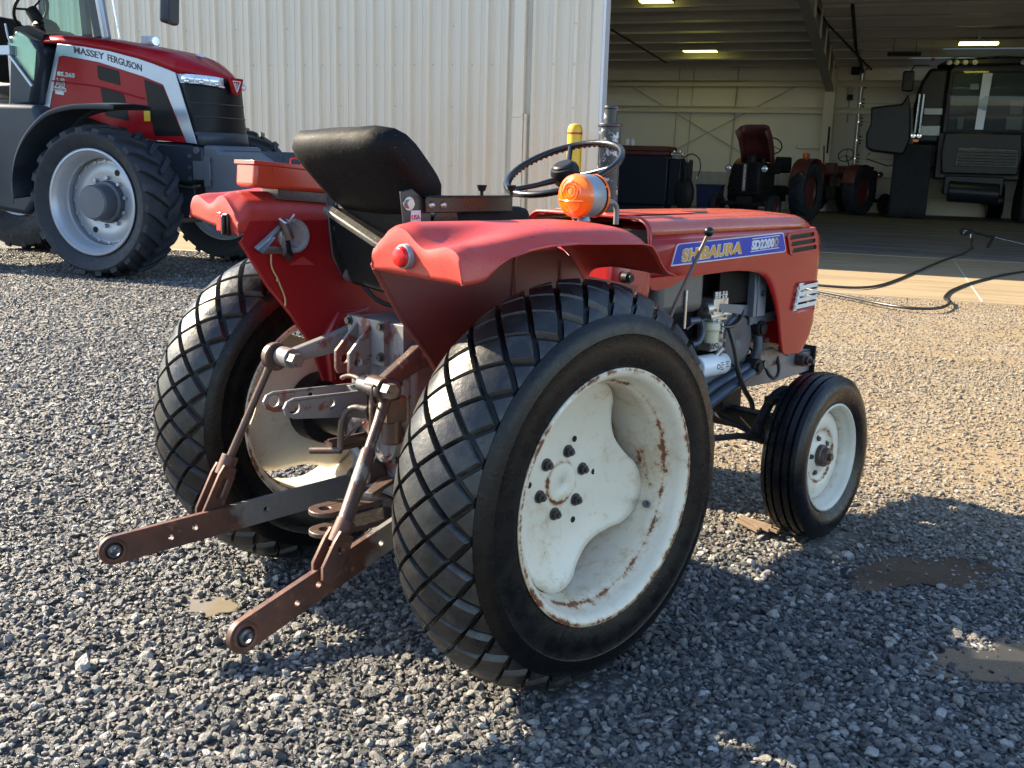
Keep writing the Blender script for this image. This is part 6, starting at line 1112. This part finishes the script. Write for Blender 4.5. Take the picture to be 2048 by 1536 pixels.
peb = ramp(N, L, gv.outputs[0], [(0.0, (0.08, 0.08, 0.082)), (0.45, (0.17, 0.165, 0.16)), (0.8, (0.26, 0.24, 0.21)), (1.0, (0.38, 0.36, 0.33))])
ed = ramp(N, L, vo.outputs['Distance'], [(0.35, 1.0), (0.62, 0.0)])
base = mixc(N, L, sand, dirt, sandc); cov = mth(N, L, 'MULTIPLY', ed, mth(N, L, 'SUBTRACT', 1.0, mth(N, L, 'MULTIPLY', sand, mth(N, L, 'ADD', 0.25, mth(N, L, 'MULTIPLY', ramp(N, L, big, [(0.42, 0.0), (0.60, 1.0)]), 0.65)))))
c = mixc(N, L, cov, base, peb); L.new(c, B.inputs['Base Color']); B.inputs['Roughness'].default_value = 0.75
hgt = mth(N, L, 'ADD', mth(N, L, 'MULTIPLY', mth(N, L, 'SUBTRACT', 0.6, vo.outputs['Distance']), cov), mth(N, L, 'MULTIPLY', fine, 0.4))
b_ = N.new('ShaderNodeBump'); b_.inputs['Strength'].default_value = 0.8; b_.inputs['Distance'].default_value = 0.02; L.new(hgt, b_.inputs['Height']); L.new(b_.outputs[0], B.inputs['Normal'])
b = MB(); b.add([(-400, -400, 0), (400, -400, 0), (400, 400, 0), (-400, 400, 0)], [(0, 1, 2, 3)]); tag(b.build('ground', 'ground_dirt'), kind='structure')
for k, (c, a, bb, rot, sd_) in enumerate(PUD):
    b = MB(); K_ = (1.18, 1.05, 0.9, 0.7, 0.02); b.rings([[(x, y, 0.007) for x, y in blob(c, a, bb, rot, sd_, q)] for q in K_], cap=False); o = b.build('puddle_water', 'mud_sunlit' if k == 0 else 'mud_shaded', smooth=False); at = o.data.attributes.new('depth', 'FLOAT', 'POINT')
    for i, v in enumerate(o.data.vertices):
        dx, dy = v.co.x - c[0], v.co.y - c[1]; best = min(range(5), key=lambda q: min((v.co.x - X) ** 2 + (v.co.y - Y) ** 2 for X, Y in blob(c, a, bb, rot, sd_, K_[q]))); at.data[i].value = (0.0, 0.35, 0.7, 1.0, 1.0)[best]
    tag(o, kind='structure')
for nm in ('mud_sunlit', 'mud_shaded'):
    m = MATS[nm]; N = m.node_tree.nodes; L = m.node_tree.links; B = N['Principled BSDF']; an_ = N.new('ShaderNodeAttribute'); an_.attribute_name = 'depth'; tc = N.new('ShaderNodeTexCoord')
    dd = mth(N, L, 'ADD', an_.outputs['Fac'], mth(N, L, 'MULTIPLY', mth(N, L, 'SUBTRACT', noise(N, L, tc.outputs['Object'], 22, 6, 0.65), 0.5), 1.1)); L.new(ramp(N, L, dd, [(0.25, 0.0), (0.62, 0.95)]), B.inputs['Alpha'])
# rocks: a dozen angular shapes, strewn by geometry nodes as one mass
m, N, L, B, co = newmat('gravel_stone')
oi = N.new('ShaderNodeObjectInfo'); geo = N.new('ShaderNodeNewGeometry')
gsx = N.new('ShaderNodeSeparateXYZ'); L.new(geo.outputs['Position'], gsx.inputs[0])
cr = ramp(N, L, oi.outputs['Random'], [(0.0, (0.06, 0.062, 0.068)), (0.22, (0.10, 0.102, 0.108)), (0.42, (0.165, 0.163, 0.16)), (0.58, (0.24, 0.232, 0.22)), (0.72, (0.30, 0.275, 0.235)), (0.84, (0.38, 0.365, 0.345)), (0.94, (0.50, 0.48, 0.45)), (1.0, (0.66, 0.65, 0.63))])
uu = mth(N, L, 'ADD', mth(N, L, 'MULTIPLY', gsx.outputs[0], 0.4236), mth(N, L, 'MULTIPLY', gsx.outputs[1], -0.9058)); nn_ = mth(N, L, 'ADD', mth(N, L, 'MULTIPLY', gsx.outputs[0], 0.9058), mth(N, L, 'MULTIPLY', gsx.outputs[1], 0.4236))
wob = mth(N, L, 'MULTIPLY', mth(N, L, 'SUBTRACT', noise(N, L, geo.outputs['Position'], 0.9, 4), 0.5), 2.4)
sand = mth(N, L, 'MULTIPLY', rs(mth(N, L, 'ADD', uu, wob), -1.4, 0.6), rs(mth(N, L, 'ADD', nn_, mth(N, L, 'MULTIPLY', wob, 0.3)), 0.8, 2.1))
warm = mixc(N, L, 0.60, cr, (0.62, 0.48, 0.29)); c = mixc(N, L, mth(N, L, 'MULTIPLY', sand, 0.92), cr, warm)
c = mixc(N, L, ramp(N, L, noise(N, L, co, 2.2, 5), [(0.35, 0.0), (0.7, 0.5)]), c, (0.07, 0.068, 0.066)); dk = N.new('ShaderNodeMix'); dk.data_type = 'RGBA'; dk.blend_type = 'MULTIPLY'; dk.inputs[0].default_value = 1.0; dk.inputs[7].default_value = (0.68, 0.675, 0.67, 1); L.new(c, dk.inputs[6]); c = dk.outputs[2]
L.new(c, B.inputs['Base Color']); L.new(ramp(N, L, oi.outputs['Random'], [(0.0, 0.26), (0.5, 0.40), (1.0, 0.55)]), B.inputs['Roughness'])
b_ = N.new('ShaderNodeBump'); b_.inputs['Strength'].default_value = 0.5; b_.inputs['Distance'].default_value = 0.12; L.new(noise(N, L, co, 4.5, 5), b_.inputs['Height']); L.new(b_.outputs[0], B.inputs['Normal'])
rc = bpy.data.collections.new('rock_shapes'); rg = random.Random(21)
for k in range(14):
    bm = bmesh.new(); bmesh.ops.create_icosphere(bm, subdivisions=2, radius=1.0)
    for _ in range(11):      # chop flat facets off a ball
        d = Vector((rg.gauss(0, 1), rg.gauss(0, 1), rg.gauss(0, 1))).normalized(); h = rg.uniform(0.45, 0.80)
        for v in bm.verts:
            q = v.co.dot(d)
            if q > h: v.co -= d * (q - h)
    sc = Vector((1.0, rg.uniform(0.62, 0.92), rg.uniform(0.38, 0.64)))
    for v in bm.verts: v.co = Vector((v.co.x * sc.x, v.co.y * sc.y, v.co.z * sc.z)) + Vector((rg.gauss(0, .02), rg.gauss(0, .02), rg.gauss(0, .02)))
    me = bpy.data.meshes.new('rock'); bmesh.ops.dissolve_limit(bm, angle_limit=rad(7), verts=bm.verts, edges=bm.edges); bmesh.ops.triangulate(bm, faces=bm.faces); bm.to_mesh(me); bm.free(); me.materials.append(MATS['gravel_stone'])
    rc.objects.link(bpy.data.objects.new('rock', me))
R = np.random.default_rng(5); cx0, cy0 = -1.8965, -2.248; az0 = math.atan2(-0.6878 * -1, 0.6944)
pos = []; size = []
def strew(n, r0, r1, s0, s1, zoff, half=42):
    r = np.sqrt(R.uniform(r0 ** 2, r1 ** 2, n)); a = az0 + np.radians(R.uniform(-half, half, n)); s = s0 * np.exp(R.normal(0, s1, n))
    x = cx0 + r * np.cos(a); y = cy0 + r * np.sin(a); uq = x * 0.4236 - y * 0.9058; nq = x * 0.9058 + y * 0.4236
    sd_ = np.clip((uq + 1.0) / 1.6, 0, 1) * np.clip((nq - 0.8) / 1.2, 0, 1)
    pat = 0.5 + 0.5 * np.sin(x * 2.1 + 1.3 * np.sin(y * 1.7)) * np.sin(y * 2.6 + 1.1 * np.sin(x * 1.3) + 1.0)
    keep = (nq < 9.22) & (R.uniform(0, 1, n) > sd_ * (0.10 + 0.42 * pat)); s = s * (1 - 0.28 * sd_)
    z = np.full(n, zoff)
    for (c, a_, b2, rot, _) in PUD:
        dx, dy = x - c[0], y - c[1]; e = ((dx * math.cos(rot) + dy * math.sin(rot)) / a_) ** 2 + ((-dx * math.sin(rot) + dy * math.cos(rot)) / b2) ** 2
        inn = e < 1.25; s = np.where(inn, s * (0.45 + 0.35 * np.clip(e, 0, 1.2)), s); keep &= ~(inn & (R.uniform(0, 1, n) < 0.45 * np.clip(1.35 - e, 0, 1)))
    for hx, hy in ((0.0, -0.584), (0.0, 0.584), (1.501, -0.475), (1.501, 0.475)):   # stones pressed down under the tyres
        q = (np.abs(x - hx) < 0.13) & (np.abs(y - hy) < 0.17); z = np.where(q, -0.006 - s * 0.25, z)
    pos.append(np.stack([x, y, z + s * 0.30], 1)[keep]); size.append(s[keep])
strew(84000, 0.9, 4.6, 0.0092, 0.30, 0.0); strew(14000, 0.9, 4.6, 0.0138, 0.25, 0.003); strew(700, 0.9, 4.6, 0.021, 0.20, 0.003); strew(45000, 0.9, 5.0, 0.0065, 0.35, 0.002)
strew(100000, 4.6, 8.2, 0.0108, 0.30, 0.0); strew(9000, 4.6, 8.2, 0.016, 0.25, 0.002); strew(140000, 8.2, 15.5, 0.0125, 0.28, 0.0, 36)
pos = np.concatenate(pos); size = np.concatenate(size); n = len(pos)
me = bpy.data.meshes.new('gravel'); me.vertices.add(n); me.vertices.foreach_set('co', pos.astype(np.float32).ravel())
at = me.attributes.new('scl', 'FLOAT', 'POINT'); at.data.foreach_set('value', size.astype(np.float32))
at = me.attributes.new('rot', 'FLOAT_VECTOR', 'POINT'); rv = np.stack([R.normal(0, 0.45, n), R.normal(0, 0.45, n), R.uniform(0, 6.283, n)], 1); at.data.foreach_set('vector', rv.astype(np.float32).ravel())
gr_ = bpy.data.objects.new('gravel', me); COL.objects.link(gr_); tag(gr_, 'loose grey crushed stone covering the yard', 'gravel', kind='stuff')
ng = bpy.data.node_groups.new('strew', 'GeometryNodeTree'); ng.interface.new_socket('Geometry', in_out='INPUT', socket_type='NodeSocketGeometry'); ng.interface.new_socket('Geometry', in_out='OUTPUT', socket_type='NodeSocketGeometry')
NN_ = ng.nodes; gi = NN_.new('NodeGroupInput'); go = NN_.new('NodeGroupOutput'); ip = NN_.new('GeometryNodeInstanceOnPoints'); ci = NN_.new('GeometryNodeCollectionInfo'); ci.inputs['Collection'].default_value = rc; ci.inputs['Separate Children'].default_value = True; ci.inputs['Reset Children'].default_value = True
na = NN_.new('GeometryNodeInputNamedAttribute'); na.data_type = 'FLOAT'; na.inputs['Name'].default_value = 'scl'; nb_ = NN_.new('GeometryNodeInputNamedAttribute'); nb_.data_type = 'FLOAT_VECTOR'; nb_.inputs['Name'].default_value = 'rot'
l = ng.links.new; l(gi.outputs[0], ip.inputs['Points']); l(ci.outputs[0], ip.inputs['Instance']); ip.inputs['Pick Instance'].default_value = True
l(na.outputs[0], ip.inputs['Scale']); er = NN_.new('FunctionNodeEulerToRotation'); l(nb_.outputs[0], er.inputs[0]); l(er.outputs[0], ip.inputs['Rotation']); l(ip.outputs[0], go.inputs[0])
md = gr_.modifiers.new('strew', 'NODES'); md.node_group = ng
